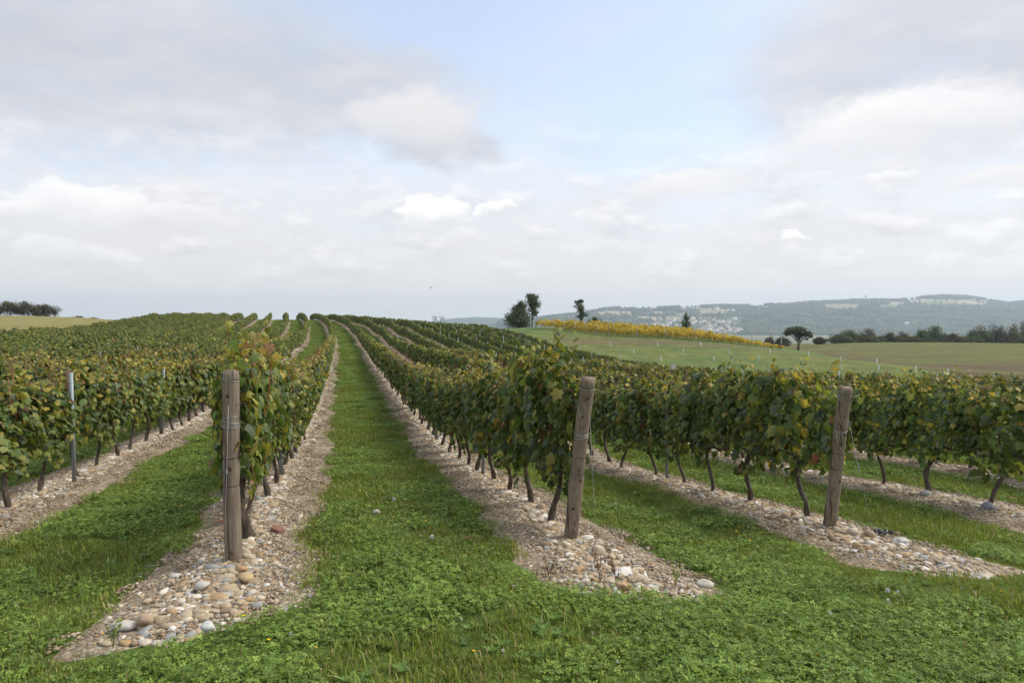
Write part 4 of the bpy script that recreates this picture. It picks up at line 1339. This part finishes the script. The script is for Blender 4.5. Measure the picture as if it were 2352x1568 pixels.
make_tree('slender_tree', 'tall slender tree with an airy crown beside the dark broad tree', 'tree', x, Y, [(.1, 0, h * .86, 1.15, .9, 3), (-.3, 0, h * .70, 1.2, .9, 2.4), (.6, 0, h * .68, 1.0, .8, 1.8), (.1, 0, h * .50, .9, .8, 1.5), (.8, 0, h * .42, .6, .5, .6), (-.6, 0, h * .9, .6, .5, 1)], 3200, .22, [(.10, .12, .055), (.08, .10, .048), (.13, .145, .065)], tr=.12, clump=.62, seed=2)
x, Y, h = tr_at(1334, 146, 687)
make_tree('ragged_tree', 'ragged leaning tree with gaps in its crown behind the yellow vines', 'tree', x, Y, [(-.6, 0, h * .92, .8, .45, 1.6), (-.3, 0, h * .78, 1.0, .5, 2), (.1, 0, h * .64, .8, .5, 1.4), (.9, 0, h * .52, .8, .4, 1.2), (-.5, 0, h * .45, .7, .35, .8), (.2, 0, h * .95, .35, .3, .6)], 1500, .22, DKG, tr=.12, clump=.55, seed=3)
x, Y, h = tr_at(1367, 147, 727)
make_tree('round_bush', 'low dark bush right of the ragged leaning tree', 'bush', x, Y, [(-.7, 0, h * .5, 1.2, h * .35, 2), (.8, 0, h * .5, 1.0, h * .3, 2), (0, 0, h * .75, .7, h * .25, 1)], 1100, .24, DKG, tr=.09, clump=.6, seed=4)
x, Y, h = tr_at(1575, 150, 719)
make_tree('columnar_tree', 'narrow dark columnar tree rising behind the yellow vines', 'tree', x, Y, [(.1, 0, h * .85, .65, .7, 1.5), (-.1, 0, h * .62, .9, .8, 2), (.2, 0, h * .40, .9, .7, 1.6), (.4, 0, h * .25, .9, .6, 1)], 1500, .22, DKG, tr=.11, clump=.6, seed=5)
x, Y, h = tr_at(1834, 140, 746)
make_tree('spreading_tree', 'lone spreading tree with forked stems at the edge of the brown field', 'tree', x, Y, [(-1.4, 0, h * .78, 1.3, .75, 2.6), (-.2, 0, h * .84, 1.2, .7, 2.4), (1.0, 0, h * .74, 1.3, .75, 2.2), (1.9, 0, h * .58, .9, .6, 1.3), (-2.1, 0, h * .66, .8, .5, 1), (.5, .5, h * .62, 1.0, .5, 1)], 2600, .23, [(.07, .09, .035), (.055, .07, .03), (.09, .105, .045)], tr=.11, clump=.55, stems=2, seed=6)
# left orchard
for i, (xp, yt, wdt) in enumerate(((-30, 690, 3.4), (20, 689, 3.4), (62, 692, 3.3), (100, 695, 2.7))):
    x, Y, h = tr_at(xp, 196 + 2 * i, yt)
    make_tree('orchard_tree', ('brown tinged orchard tree at the left end of the meadow skyline', 'brown tinged orchard tree at the left edge on the meadow skyline', 'middle brown tinged orchard tree on the meadow skyline', 'orchard tree next to the bare tree on the meadow skyline')[i], 'tree', x, Y,
              [(-wdt * .5, 0, h * .62, wdt * .6, h * .25, 2), (wdt * .5, 0, h * .60, wdt * .6, h * .25, 2), (0, 0, h * .78, wdt * .55, h * .18, 2), (-wdt * .9, 0, h * .5, wdt * .4, h * .2, 1), (wdt * .9, 0, h * .48, wdt * .4, h * .2, 1)], 2600, .28, OLV, tr=.13, clump=.6, group='orchard trees on the skyline', seed=10 + i)
x, Y, h = tr_at(125, 197, 697)
make_tree('bare_tree', 'nearly bare twiggy tree at the right end of the orchard', 'tree', x, Y, [(.3, 0, h * .65, 1.5, h * .25, 2), (1.2, 0, h * .55, 1.0, h * .25, 2), (-.6, 0, h * .6, .9, h * .2, 1.5)], 260, .2, OLV, tr=.10, bare=2.2, seed=15)
for i, (xp, yt, w) in enumerate(((181, 724, 1.0), (165, 728, .9), (212, 728, 1.2))):
    x, Y, h = tr_at(xp, 188, yt); h = max(h, .5)
    make_tree('small_bush', ('small dark bush on the bare meadow skyline', 'low weedy tuft left of the small bush on the skyline', 'low weedy tuft right of the small bush on the skyline')[i], 'bush', x, Y, [(0, 0, h * .45, w, h * .4, 2), (.5, 0, h * .4, w * .7, h * .3, 1)], 260, .18, OLV, tr=.04, group='bushes on the meadow skyline', seed=20 + i)
x, Y, h = tr_at(1008, 152, 722)
make_tree('wild_shrub', 'sparse twiggy shrub poking above the vines on the skyline', 'bush', x, Y, [(-.9, 0, h * .8, .8, h * .15, 1), (.9, 0, h * .8, .8, h * .15, 1)], 110, .16, OLV, tr=.05, bare=1.5, seed=24)
# hedge line beyond the brown field: photo boxes
HEDGE = [(750, 930, 395, 508, MDG, 0, 'bright green rounded tree in the field hedge'), (712, 790, 440, 505, OLV, 0, 'olive bush left of the bright green hedge tree'), (950, 1080, 382, 500, GRY, 1.2, 'greyish half bare tree in the field hedge'),
         (1065, 1160, 466, 508, DKG, 0, 'low dark bush at the foot of the half bare hedge tree'), (1168, 1236, 415, 492, BRN, .6, 'narrow tan brown shrub in the field hedge'), (1282, 1362, 415, 490, GRY, 1.0, 'greyish brown twiggy shrub in the field hedge'),
         (1420, 1512, 395, 482, MDG, 0, 'green bush left of the tallest rounded hedge tree'), (1512, 1640, 345, 472, MDG, .2, 'tallest rounded green tree in the middle of the field hedge'), (1600, 1700, 428, 476, DKG, 0, 'low dark bush right of the tallest hedge tree'), (1690, 1800, 432, 470, OLV, 0, 'low olive scrub in the gap of the field hedge'),
         (1840, 1960, 405, 466, DKG, 0, 'dark low hedge shrub under the reddish brown tree'), (1900, 2022, 360, 440, BRN, .5, 'reddish brown rounded tree in the field hedge'), (1950, 2080, 402, 464, DKG, 0, 'dark hedge shrub between two rounded trees'), (2030, 2190, 345, 440, OLV, .3, 'broad olive tree near the right edge of the hedge'),
         (2070, 2200, 402, 462, DKG, 0, 'dark hedge shrub under the broad olive tree'), (2190, 2310, 400, 460, DKG, 0, 'dark hedge shrub under the pale twiggy tree'), (2220, 2312, 335, 420, GRY, .9, 'pale twiggy tree near the right edge of the hedge'), (2300, 2420, 312, 458, DKG, 0, 'dark tree cut off by the right edge'), (130, 202, 455, 506, GRY, .8, 'greyish shrub left of the lone spreading tree'),
         (225, 330, 465, 504, OLV, 0, 'low hazy scrub just left of the lone spreading tree'), (555, 645, 463, 494, OLV, 0, 'low olive scrub right of the lone spreading tree'), (930, 1070, 455, 508, OLV, 0, 'olive scrub under the half bare hedge tree'), (1360, 1440, 455, 490, DKG, 0, 'dark scrub between the twiggy shrub and the green bush')]
HW = ('first', 'second', 'third', 'fourth', 'fifth', 'sixth', 'seventh', 'eighth', 'ninth', 'tenth', 'eleventh', 'twelfth', 'thirteenth')
for i, xa in enumerate(range(680, 2380, 140)):
    HEDGE.append((xa, xa + 190, 452 - 24 * (xa / 2352) + (i % 3) * 7, 500, (DKG, OLV, MDG)[i % 3], 0, '%s low scrub clump along the foot of the field hedge, from its left' % HW[i]))
for i, (xa, xb, yt, yb, pal, bare, lab) in enumerate(HEDGE):
    x0, y_t = z8(xa, yt); x1, y_b = z8(xb, yb)
    Y = 243 + 22 * (xa / 2352) + (i % 3) * 1.5
    if xa < 700 : Y = 236
    x = bearing((x0 + x1) / 2, Y); w = (x1 - x0) / 1590 * Y / 2 * 1.15
    h = height_to(y_t, x, Y); h = max(h, 1.2)
    ls = [(0, 0, h * .66, w * .66, h * .26, 2.5), (-w * .5, 0, h * .45, w * .5, h * .26, 2), (w * .5, 0, h * .43, w * .5, h * .26, 2), (0, .5, h * .28, w * .75, h * .2, 2), (0, -.4, h * .10, w * .8, h * .12, 1)]
    make_tree('hedge_tree' if h > 3 else 'hedge_shrub', lab, 'tree' if h > 3 else 'bush', x, Y, ls, int(2600 * (1 - .3 * bare)), .36, pal, tr=.09, clump=.6, bare=bare, group='trees and shrubs of the field hedge', seed=40 + i)

# ------------------------------------------------------------------ forest, houses and tower on the hill
def blob_mesh(seed, mat):
    r = np.random.default_rng(seed)
    bm = bmesh.new(); bmesh.ops.create_icosphere(bm, subdivisions=2, radius=1)
    for v in bm.verts:
        d = v.co.normalized()
        w = 1 + .22 * math.sin(d.x * 4 + seed) * math.sin(d.y * 5 + seed * 2) + .15 * math.sin(d.z * 7 + d.x * 6 + seed) + r.uniform(-.12, .12)
        v.co = Vector((d.x * .62, d.y * .62, d.z * .62 + .42)) * w
    me = bpy.data.meshes.new('crown_mass'); bm.to_mesh(me); bm.free()
    me.materials.append(mat)
    return me
def wood_crown_mat():
    m, t, o = new_mat('far_crown')
    oi = t.node('ShaderNodeObjectInfo')
    c = t.ramp(oi.outputs['Random'], [(0, (.022, .036, .016)), (.35, (.040, .058, .022)), (.6, (.060, .078, .028)), (.8, (.085, .098, .036)), (.93, (.12, .10, .045)), (1, (.16, .125, .055))])
    geo = t.node('ShaderNodeNewGeometry')
    nz = t.noise(geo.outputs['Position'], .008, 3.0, .6)
    vmn = t.node('ShaderNodeVectorMath', operation='SCALE')
    t.l.new(c, vmn.inputs[0]); t.l.new(t.ss(nz.outputs[0], .32, .68, .45, 1.9), vmn.inputs['Scale'])
    t.l.new(princ(t, vmn.outputs[0], .95, .05), o.inputs[0])
    return m
M_FAR = wood_crown_mat()
fp = proto_coll('crowns', [blob_mesh(i, M_FAR) for i in range(5)])
N = 56000
Tt = RNG.uniform(-.02, .98, N); Yt = RNG.uniform(2820, 4700, N)
Zt = hill_z(Tt, Yt)
cv = hill_cover(Tt, (Zt - EYE) / Yt, vnoise(Tt * 60, Yt * .01, 3))
nn = fbm(Tt * 9, Yt * .004, 88, 3)
keep = ((cv == 0) & (RNG.random(N) < .55 + .9 * (nn - .3))) | ((cv == 4) & (RNG.random(N) < .10)) | ((cv > 0) & (cv < 4) & (RNG.random(N) < .02))
Tt, Yt, Zt, cv = Tt[keep], Yt[keep], Zt[keep], cv[keep]
n = len(Tt)
sz = RNG.uniform(7, 14, n) * np.where(cv == 4, .7, 1.0)
fo = scatter('forest', np.stack([Tt * Yt, Yt, Zt - 1], -1), np.stack([np.zeros(n), np.zeros(n), RNG.uniform(0, 6.28, n)], -1), sz, RNG.integers(0, 5, n), fp)
tag(fo, 'hazy deciduous forest covering the hillside across the valley', kind='stuff')

M_WALLS = [plain_mat('house_wall_white', (.80, .77, .71), .9, .1), plain_mat('house_wall_cream', (.55, .47, .36), .9, .1)]
M_ROOFS = [plain_mat('roof_tile', (.34, .19, .12), .9, .1), plain_mat('roof_tile_pale', (.42, .28, .19), .9, .1)]
def house_meshes(w, d, h, rh, wm, rm):
    a = Acc(); a.box((-w / 2, -d / 2, -6), (w / 2, d / 2, h))
    a.add([(-w / 2, -d / 2, h), (-w / 2, d / 2, h), (-w / 2, 0, h + rh), (w / 2, -d / 2, h), (w / 2, d / 2, h), (w / 2, 0, h + rh)], [(0, 2, 1), (3, 4, 5)])
    wl = a.mesh('wall', wm)
    b = Acc(); e = .5
    t_ = .35
    for s in (-1, 1):
        y0, y1 = s * (d / 2 + e), 0
        z0, z1 = h - e * rh / (d / 2), h + rh
        v = [(-w / 2 - e, y0, z0), (w / 2 + e, y0, z0), (w / 2 + e, y1, z1), (-w / 2 - e, y1, z1)]
        v2 = [(p[0], p[1], p[2] + t_) for p in v]
        b.add(v + v2, None, [(0, 1, 2, 3), (4, 5, 6, 7), (0, 1, 5, 4), (1, 2, 6, 5), (2, 3, 7, 6), (3, 0, 4, 7)])
    rf = b.mesh('roof', rm)
    ch = Acc(); ch.box((w * .2, d * .1, h + rh * .4), (w * .2 + .9, d * .1 + .9, h + rh + 1.0))
    g = Acc(); g.box((-.7, -d / 2 - .06, 1.0), (.7, -d / 2 - .004, 2.6))
    return wl, rf, ch.mesh('chimney', wm), g.mesh('window', M_GLASSD), w
def build_house(e, hm, s_):
    ob('wall', hm[0], e, scl=s_)
    rf = ob('roof', hm[1], e, scl=s_); ob('chimney', hm[2], rf)
    for q in (-.3, 0, .3): ob('window', hm[3], e, (q * hm[4] * s_, 0, 0), scl=s_)
M_GLASSD = plain_mat('dark_window', (.06, .065, .07), .3, .5)
HM = [house_meshes(w, d, h, rh, M_WALLS[i % 2], M_ROOFS[(i // 2) % 2]) for i, (w, d, h, rh) in enumerate(((15, 9, 5.5, 2.6), (12, 9, 4.0, 2.3), (18, 10, 5.0, 2.6), (11, 8, 6.5, 2.4)))]
def hill_hit(xp, yp):
    t = (xp - 1176) / 1590; e = (735 - yp) / 1590
    Ys = np.linspace(2860, 4480, 400)
    el_ = (hill_z(np.full(400, t), Ys) - EYE) / Ys
    i = np.argmax(el_ >= e) if (el_ >= e).any() else 399
    return t * Ys[i], Ys[i], float(hill_z(np.array([t]), np.array([Ys[i]]))[0])
VILL = [(1930, 285), (1580, 325), (1640, 335), (1700, 325), (1660, 360), (1560, 370), (1600, 378), (1640, 382), (1855, 320), (1925, 320), (2000, 315), (2040, 340), (1990, 355), (2110, 350), (2165, 350), (2215, 322), (1945, 350), (1855, 360), (2000, 385), (2050, 385), (2100, 410), (2150, 385), (2165, 395), (2250, 410), (2272, 420), (1920, 410), (1950, 415), (2000, 415), (2060, 425), (2130, 425), (1990, 430), (2090, 440), (1460, 375), (1720, 380), (1880, 345), (1970, 405), (2180, 420), (2030, 400), (2230, 425), (1530, 372), (1570, 318), (1690, 335), (1745, 345), (2080, 348), (1905, 430), (1960, 440), (2210, 405), (2240, 432)]
for i, p in enumerate(sorted(VILL)):
    X, Y, Z = hill_hit(*z7(*p))
    e = empty('village_house', (X, Y, Z + 5), (0, 0, random.uniform(-.5, .5) + (1.57 if random.random() < .2 else 0)))
    build_house(e, random.choice(HM), random.uniform(1.15, 1.6))
    tag(e, '%s pale house with terracotta roof counted from the left in the hillside village' % ORD[i], 'house', 'houses of the far village')
LONE = [(0, 2065, 235, 'pale house among the fields above the village'), (0, 2200, 250, 'second pale house among the fields above the village'), (1, 1465, 183, 'white house on the ridge below the rounded wooded summit'), (1, 1845, 192, 'white house with garden below the right end of the summit wood'), (1, 1340, 368, 'lone white house in the forest near the foot of the hill'),
        (1, 1400, 367, 'small annex right of the lone white forest house'), (1, 1290, 192, 'pale farmhouse beside the tan field on the ridge'), (1, 1910, 157, 'small pale house in the field under the summit wood'), (1, 480, 166, 'pale house on the skyline left of the tower'), (1, 260, 190, 'pale house group on the left skyline of the hill'), (1, 130, 228, 'long pale farmhouse below the left skyline'), (1, 1980, 207, 'tan barn right of the white garden house')]
for r_, a_, b_, lab in LONE:
    X, Y, Z = hill_hit(*(z7 if r_ == 0 else z8)(a_, b_))
    e = empty('hill_house', (X, Y, Z + 6), (0, 0, random.uniform(-.4, .4)))
    build_house(e, random.choice(HM), 1.35)
    tag(e, lab, 'house', 'houses scattered on the hill')
# water tower on the ridge
X, Y, Z = hill_hit(*z8(987, 147))
e = empty('water_tower', (X, Y, Z + 6))
a = Acc(); a.tube([(0, 0, -5), (0, 0, 10), (0, 0, 20)], [4.6, 3.8, 4.4], 14); ob('shaft', a.mesh('shaft', M_WALLS[1], True), e)
a = Acc(); a.tube([(0, 0, 20), (0, 0, 23), (0, 0, 29), (0, 0, 30.5)], [4.4, 6.6, 6.6, 1.0], 16); ob('tank', a.mesh('tank', M_WALLS[0], True), e)
tag(e, 'pale round tower standing on the ridge skyline', 'tower')

# ------------------------------------------------------------------ distinctive stones and litter
def hit(xo, yo):
    """ground point seen at photo pixel (4096 wide)"""
    x, y = xo / 1.7415, yo / 1.7415
    Ys = np.linspace(2.5, 20, 1400)
    zz = (735 - y) / 1590 * Ys + EYE
    X = (x - 1176) / 1590 * Ys
    gzv = gz(X, Ys)
    off, hw, k = strip_offset(X, Ys)
    u = np.clip(np.abs(off) / np.maximum(hw, .01), 0, 1)
    gzv = gzv + np.where((hw > 0) & (np.abs(off) < hw), .012 + .06 * np.cos(u * math.pi / 2) ** 1.3, 0)
    i = int(np.argmax(zz <= gzv)) if (zz <= gzv).any() else 1399
    return X[i], Ys[i], gzv[i]
def rock(seed, col, sx, sy, sz, rough=.10, ang=0.0):
    r = np.random.default_rng(seed); bm = bmesh.new(); bmesh.ops.create_icosphere(bm, subdivisions=3, radius=1)
    ph = r.uniform(0, 6, 9)
    cuts = [Vector(r.normal(0, 1, 3)).normalized() for _ in range(int(6 * ang))]
    for v in bm.verts:
        d = v.co.normalized()
        w = 1 + rough * (math.sin(d.x * 2.4 + ph[0]) + math.sin(d.y * 2.8 + ph[1]) + math.sin(d.z * 3 + ph[2]) + .4 * math.sin(d.x * 7 + d.y * 5 + ph[3]))
        for c in cuts:
            t_ = d.dot(c)
            if t_ > .55: w *= .55 / t_ * 1.1 if .55 / t_ * 1.1 < 1 else 1
        v.co = Vector((d.x * sx, d.y * sy, d.z * sz)) * w
    me = bpy.data.meshes.new('rock'); bm.to_mesh(me); bm.free()
    me.polygons.foreach_set('use_smooth', np.ones(len(me.polygons), bool))
    me.materials.append(plain_mat('rock_%d' % seed, col, .85, .2, 0, 22, .35, .4))
    return me
BIG = [(2394, 2226, (.55, .46, .34), .075, .06, .065, .6, 'large angular cream stone where the guy wire of the middle post ends'), (2441, 2243, (.52, .42, .27), .046, .042, .034, 0, 'round yellowish stone right of the large cream stone'),
       (2505, 2362, (.50, .32, .18), .06, .05, .03, .5, 'flat orange stone at the grass edge in front of the middle post'), (3969, 2040, (.25, .25, .245), .09, .07, .075, .3, 'large grey boulder at the foot of a vine near the right edge'), (3714, 1985, (.36, .35, .32), .085, .07, .05, 0, 'pale grey oval boulder under the vines right of the rightmost post'),
       (473, 2528, (.52, .48, .41), .085, .045, .035, 0, 'long whitish stone near the end of the left stone strip'), (560, 2512, (.42, .30, .20), .052, .045, .048, .6, 'blocky pinkish brown stone beside the long whitish stone'), (958, 2296, (.50, .30, .15), .045, .036, .032, .3, 'orange stone right of the foot of the upright post'),
       (972, 2332, (.48, .35, .19), .062, .05, .042, .3, 'big tan stone in the heap before the upright post'), (800, 2365, (.50, .47, .41), .06, .05, .045, .5, 'pale grey angular stone in the heap before the upright post'), (3153, 2075, (.40, .29, .18), .06, .05, .04, 0, 'smooth tan cobble left of the last vine of the right row'), (3186, 2070, (.36, .25, .15), .05, .045, .04, 0, 'brown cobble touching the last vine of the right row'),
       (3615, 2178, (.58, .55, .49), .10, .05, .04, .5, 'long whitish stone on the heap right of the rightmost post'), (3425, 2140, (.50, .43, .33), .055, .05, .045, 0, 'cream stone on top of the heap by the rightmost post'), (3490, 2152, (.47, .36, .25), .05, .045, .06, .5, 'pointed tan stone in the heap by the rightmost post'), (1500, 2060, (.5, .46, .38), .045, .04, .035, 0, 'pale round cobble along the left edge of the middle stone strip'),
       (2168, 2045, (.40, .31, .22), .07, .055, .06, .5, 'brownish blocky stone behind the third vine of the middle row'), (690, 2320, (.56, .54, .49), .05, .032, .022, 0, 'white flat pebble at the grass edge left of the stone heap'), (820, 2540, (.60, .58, .53), .055, .03, .03, .5, 'white wedge shaped stone at the near end of the left strip'), (3440, 2195, (.42, .30, .17), .045, .04, .035, 0, 'orange tan pebble low on the heap right of the rightmost post'), (2830, 2352, (.50, .45, .37), .07, .06, .035, .3, 'pale flat stone at the near right corner of the middle strip')]
for i, (xo, yo, c, sx, sy, sz, ang, lab) in enumerate(BIG):
    X, Y, Z = hit(xo, yo)
    o = ob('large_stone', rock(50 + i, tuple(v * .88 for v in c), sx * .92, sy * .92, sz, .07, ang), None, (X, Y, Z + sz * .35), (0, 0, random.uniform(-.4, .4)))
    tag(o, lab, 'stone', 'conspicuous stones')
X, Y, Z = hit(1101, 2136)
a = Acc(); a.box((-.055, -.035, -.02), (.055, .035, .028))
o = ob('brick_fragment', a.mesh('brick_fragment', plain_mat('red_brick', (.27, .135, .095), .9, .1, 0, 30, .35, .5)), None, (X, Y, Z + .02), (.15, .1, -.5))
bv_ = o.modifiers.new('edge', 'BEVEL'); bv_.width = .006; bv_.segments = 2
tag(o, 'broken red brick lying on the stones right of the upright post', 'brick')
# crumpled black plastic strip
X, Y, Z = hit(3551, 2150)
r = np.random.default_rng(5); nu, nv = 14, 6
vv = []
for i in range(nu):
    for j in range(nv):
        u_, v_ = i / (nu - 1) - .5, j / (nv - 1) - .5
        vv.append((u_ * .19, v_ * .07 + .015 * math.sin(u_ * 14), .035 + .02 * math.sin(u_ * 23 + v_ * 9) * math.cos(v_ * 7) - .03 * abs(v_) + r.normal(0, .004)))
qq = [(i * nv + j, i * nv + j + 1, (i + 1) * nv + j + 1, (i + 1) * nv + j) for i in range(nu - 1) for j in range(nv - 1)]
a = Acc(); a.add(vv, None, qq)
o = ob('plastic_strip', a.mesh('plastic_strip', plain_mat('black_plastic', (.018, .018, .02), .35, .5), True), None, (X, Y, Z + .015), (0, 0, -.2))
so = o.modifiers.new('thick', 'SOLIDIFY'); so.thickness = .003
tag(o, 'crumpled black plastic strip on the stones below the rightmost post', 'plastic')

# ------------------------------------------------------------------ flowers
M_FLW = vcol_mat('petals', .7, .2)
def dandelion():
    a = Acc(); r = np.random.default_rng(3)
    a.tube([(0, 0, 0), (.004, 0, .05), (.002, .002, .095)], .0016, 4, (.14, .2, .06))
    n = 26; an = r.uniform(0, 6.28, n)
    pos = np.repeat(np.array([[.002, .002, .095]]), n, 0)
    tip = np.stack([np.cos(an), np.sin(an), r.uniform(.0, .9, n)], -1); nr = np.stack([-np.cos(an), -np.sin(an), np.ones(n)], -1)
    leaves_into(a, pos, nr, tip, r.uniform(.012, .019, n), np.tile(np.array([[.80, .52, .02]]), (n, 1)), [(0, 0, 0), (.22, .6, 0), (.15, 1, 0), (-.15, 1, 0), (-.22, .6, 0)], [(0, 1, 4), (1, 2, 3), (1, 3, 4)])
    return a
def puff(col, rad, h):
    a = Acc(); r = np.random.default_rng(4)
    a.tube([(0, 0, 0), (.003, 0, h * .5), (0, .002, h)], .0016, 4, (.15, .19, .07))
    n = 46; d = norm(r.normal(0, 1, (n, 3)))
    leaves_into(a, np.array([0, .002, h]) + d * rad * .35, norm(r.normal(0, 1, (n, 3))), d, np.full(n, rad * .75), np.tile(np.array([col]), (n, 1)), [(0, 0, 0), (.45, .8, 0), (0, 1, 0), (-.45, .8, 0)], [(0, 1, 2), (0, 2, 3)])
    return a
def split_flower(acc, stem_verts):
    return acc
DAN = dandelion().mesh('dandelion', M_FLW); CLO = puff((.66, .62, .55), .011, .075).mesh('clover_flower', M_FLW); CLK = puff((.62, .62, .60), .019, .12).mesh('dandelion_clock', M_FLW)
YEL = [(1894, 2530), (1890, 2657), (1675, 2200), (1518, 2113), (1708, 2110), (1475, 2105), (1628, 2114), (1655, 1958), (1613, 1970), (1440, 1978), (1500, 1890), (1425, 1925), (3167, 2238), (3287, 2359), (3286, 2675), (2866, 2026), (2975, 2066), (3117, 2154), (3060, 2155), (2953, 2137), (2947, 2154), (3010, 2195), (3224, 2173), (140, 2093), (640, 1921), (694, 1867), (708, 2060), (1060, 2617), (950, 2545), (398, 2578), (1246, 2632), (1275, 2021), (1326, 2156), (3995, 2120), (4025, 2117), (3990, 2362), (4045, 2400), (1450, 2160), (1770, 1994), (1580, 2010), (1570, 2100), (2700, 2360), (20, 2425), (4000, 2395)]
WHT = [(1544, 2008), (1680, 2168), (1722, 2172), (1580, 2245), (1767, 2268), (1646, 2518), (1478, 2610), (1838, 2517), (1858, 2538), (1550, 2600), (1785, 2330), (1848, 2332), (1610, 2350), (2055, 2380), (2170, 2380), (2000, 2202), (1980, 2198), (1940, 2298), (1963, 2296), (208, 2283), (345, 2235), (585, 2170), (170, 2370), (32, 2338), (90, 2330), (2999, 2123), (2930, 2172), (3320, 2485), (3568, 2480), (3678, 2478), (1045, 2565), (1130, 2505), (3412, 2540), (3432, 2552), (3888, 2390), (3860, 2370), (3925, 2400), (3945, 2440), (3990, 2465), (2370, 2570), (2557, 2606), (40, 2360), (3845, 2470), (2010, 2650), (2480, 2690)]
CLKS = [(1142, 2578), (3347, 2502), (3283, 1952), (2968, 2525), (1723, 2188), (2465, 2046), (4050, 1970), (2950, 1937), (3600, 2398), (3580, 2425), (3570, 2445), (1570, 2035), (2540, 1995)]
for lst, me, nm, lab, grp in ((YEL, DAN, 'dandelion', 'small yellow dandelion flower in the grass', 'yellow dandelions'), (WHT, CLO, 'clover_flower', 'small white clover head in the grass', 'white clover heads'), (CLKS, CLK, 'dandelion_clock', 'round white dandelion seed head in the grass', 'dandelion seed heads')):
    for p in lst:
        X, Y, Z = hit(*p)
        o = ob(nm, me, None, (X, Y, Z - .03 + random.uniform(-.01, .02)), (random.gauss(0, .15), random.gauss(0, .15), random.uniform(0, 6)), random.uniform(.55, .85) * (1.0 if Y < 7 else 1.25))
        tag(o, lab, 'flower', grp)

# dry leaf litter on the ground
LL = Acc(); leaves_into(LL, np.zeros((1, 3)), np.array([[0, 0, 1.0]]), np.array([[0, 1.0, 0]]), [.11], np.array([[.24, .11, .05]]), GL_SH, GL_F)
LITT = LL.mesh('fallen_leaf', M_LEAF)
for xo, yo, lab in ((1850, 2177, 'curled brown vine leaf lying in the clover of the path'), (868, 2105, 'brown dead leaf lying left of the foot of the upright post'), (2370, 2008, 'reddish fallen leaf in the grass right of the middle post'), (4075, 2008, 'orange fallen leaf near the right edge'), (1257, 2122, 'brown fallen leaf on the soil right of the left strip')):
    X, Y, Z = hit(xo, yo)
    o = ob('fallen_leaf', LITT, None, (X, Y, Z + .045), (random.uniform(-.5, .1), random.uniform(-.3, .3), random.uniform(0, 6)))
    tag(o, lab, 'leaf', 'fallen vine leaves')

for i, (xo, yo, h_, lab) in enumerate(((2405, 2330, .30, 'dry brown weed stalk on the stones before the middle post'), (2470, 2345, .26, 'second dry weed stalk on the stones before the middle post'), (2200, 2330, .22, 'thin dry weed at the left edge of the middle stone strip'), (2710, 2350, .20, 'yellow green weed stalk at the right end of the middle stone strip'), (1278, 2600, .22, 'green flowering weed in the grass right of the left strip'), (430, 2600, .18, 'thin weed at the near end of the left stone strip'))):
    X, Y, Z = hit(xo, yo); r = np.random.default_rng(60 + i); a = Acc()
    wc = (.16, .10, .06) if i < 3 else (.19, .22, .06)
    for b_ in range(5):
        an = r.uniform(0, 6.28); l_ = h_ * r.uniform(.6, 1)
        tip_ = (math.cos(an) * l_ * .3, math.sin(an) * l_ * .3, l_)
        a.tube([(0, 0, -.02), (tip_[0] * .3, tip_[1] * .3, l_ * .5), tip_], [.0022, .0018, .001], 3, wc)
        n_ = 12; p_ = np.linspace(.35, 1, n_)[:, None] * np.array(tip_)[None]
        leaves_into(a, p_, r.normal(0, 1, (n_, 3)), r.normal(0, 1, (n_, 3)) + np.array([0, 0, .5]), r.uniform(.010, .024, n_), np.tile(np.array([wc]) * 1.25, (n_, 1)), DI_SH, DI_F)
    o = ob('weed_stalk', a.mesh('weed_stalk', M_FLW), None, (X, Y, Z))
    tag(o, lab, 'weed', 'weeds on the stone strips')

# ------------------------------------------------------------------ a bird
a = Acc()
a.tube([(-.16, 0, 0), (-.05, 0, .015), (.08, 0, .01), (.17, 0, 0)], [.008, .035, .04, .01], 8)
bird_me = a.mesh('body', plain_mat('bird_plumage', (.03, .03, .035), .8, .2), True)
bw_ = D(990, 661, 85)
e = empty('bird', (bw_[0], bw_[1], bw_[2] + EYE), (0, 0, .2))
ob('body', bird_me, e)
for s in (-1, 1):
    a = Acc(); v = [(.08, 0, .02), (-.05, 0, .02), (.10, s * .16, .06), (-.02, s * .16, .06), (.03, s * .33, .01)]
    a.add(v, [(0, 1, 3), (0, 3, 2), (2, 3, 4)])
    w_ = ob('wing', a.mesh('wing', bird_me.materials[0]), e)
    so = w_.modifiers.new('thick', 'SOLIDIFY'); so.thickness = .012
tag(e, 'small dark bird flying low over the vineyard skyline', 'bird')

# ------------------------------------------------------------------ haze
a = Acc(); a.box((-6950, -2450, VALLEY - 16 + EYE), (6950, 6950, 205))
hm, ht, ho = new_mat('haze')
pv = ht.node('ShaderNodeVolumePrincipled')
pv.inputs['Color'].default_value = (.72, .85, .98, 1)
pv.inputs['Density'].default_value = 1.45e-4
pv.inputs['Anisotropy'].default_value = 0.35
ht.l.new(pv.outputs[0], ho.inputs['Volume'])
hz = ob('haze', a.mesh('haze', hm))
tag(hz, 'thin bluish haze filling the valley air', kind='stuff')
print('stakes', nst, 'yellow', ny_, 'forest', n)
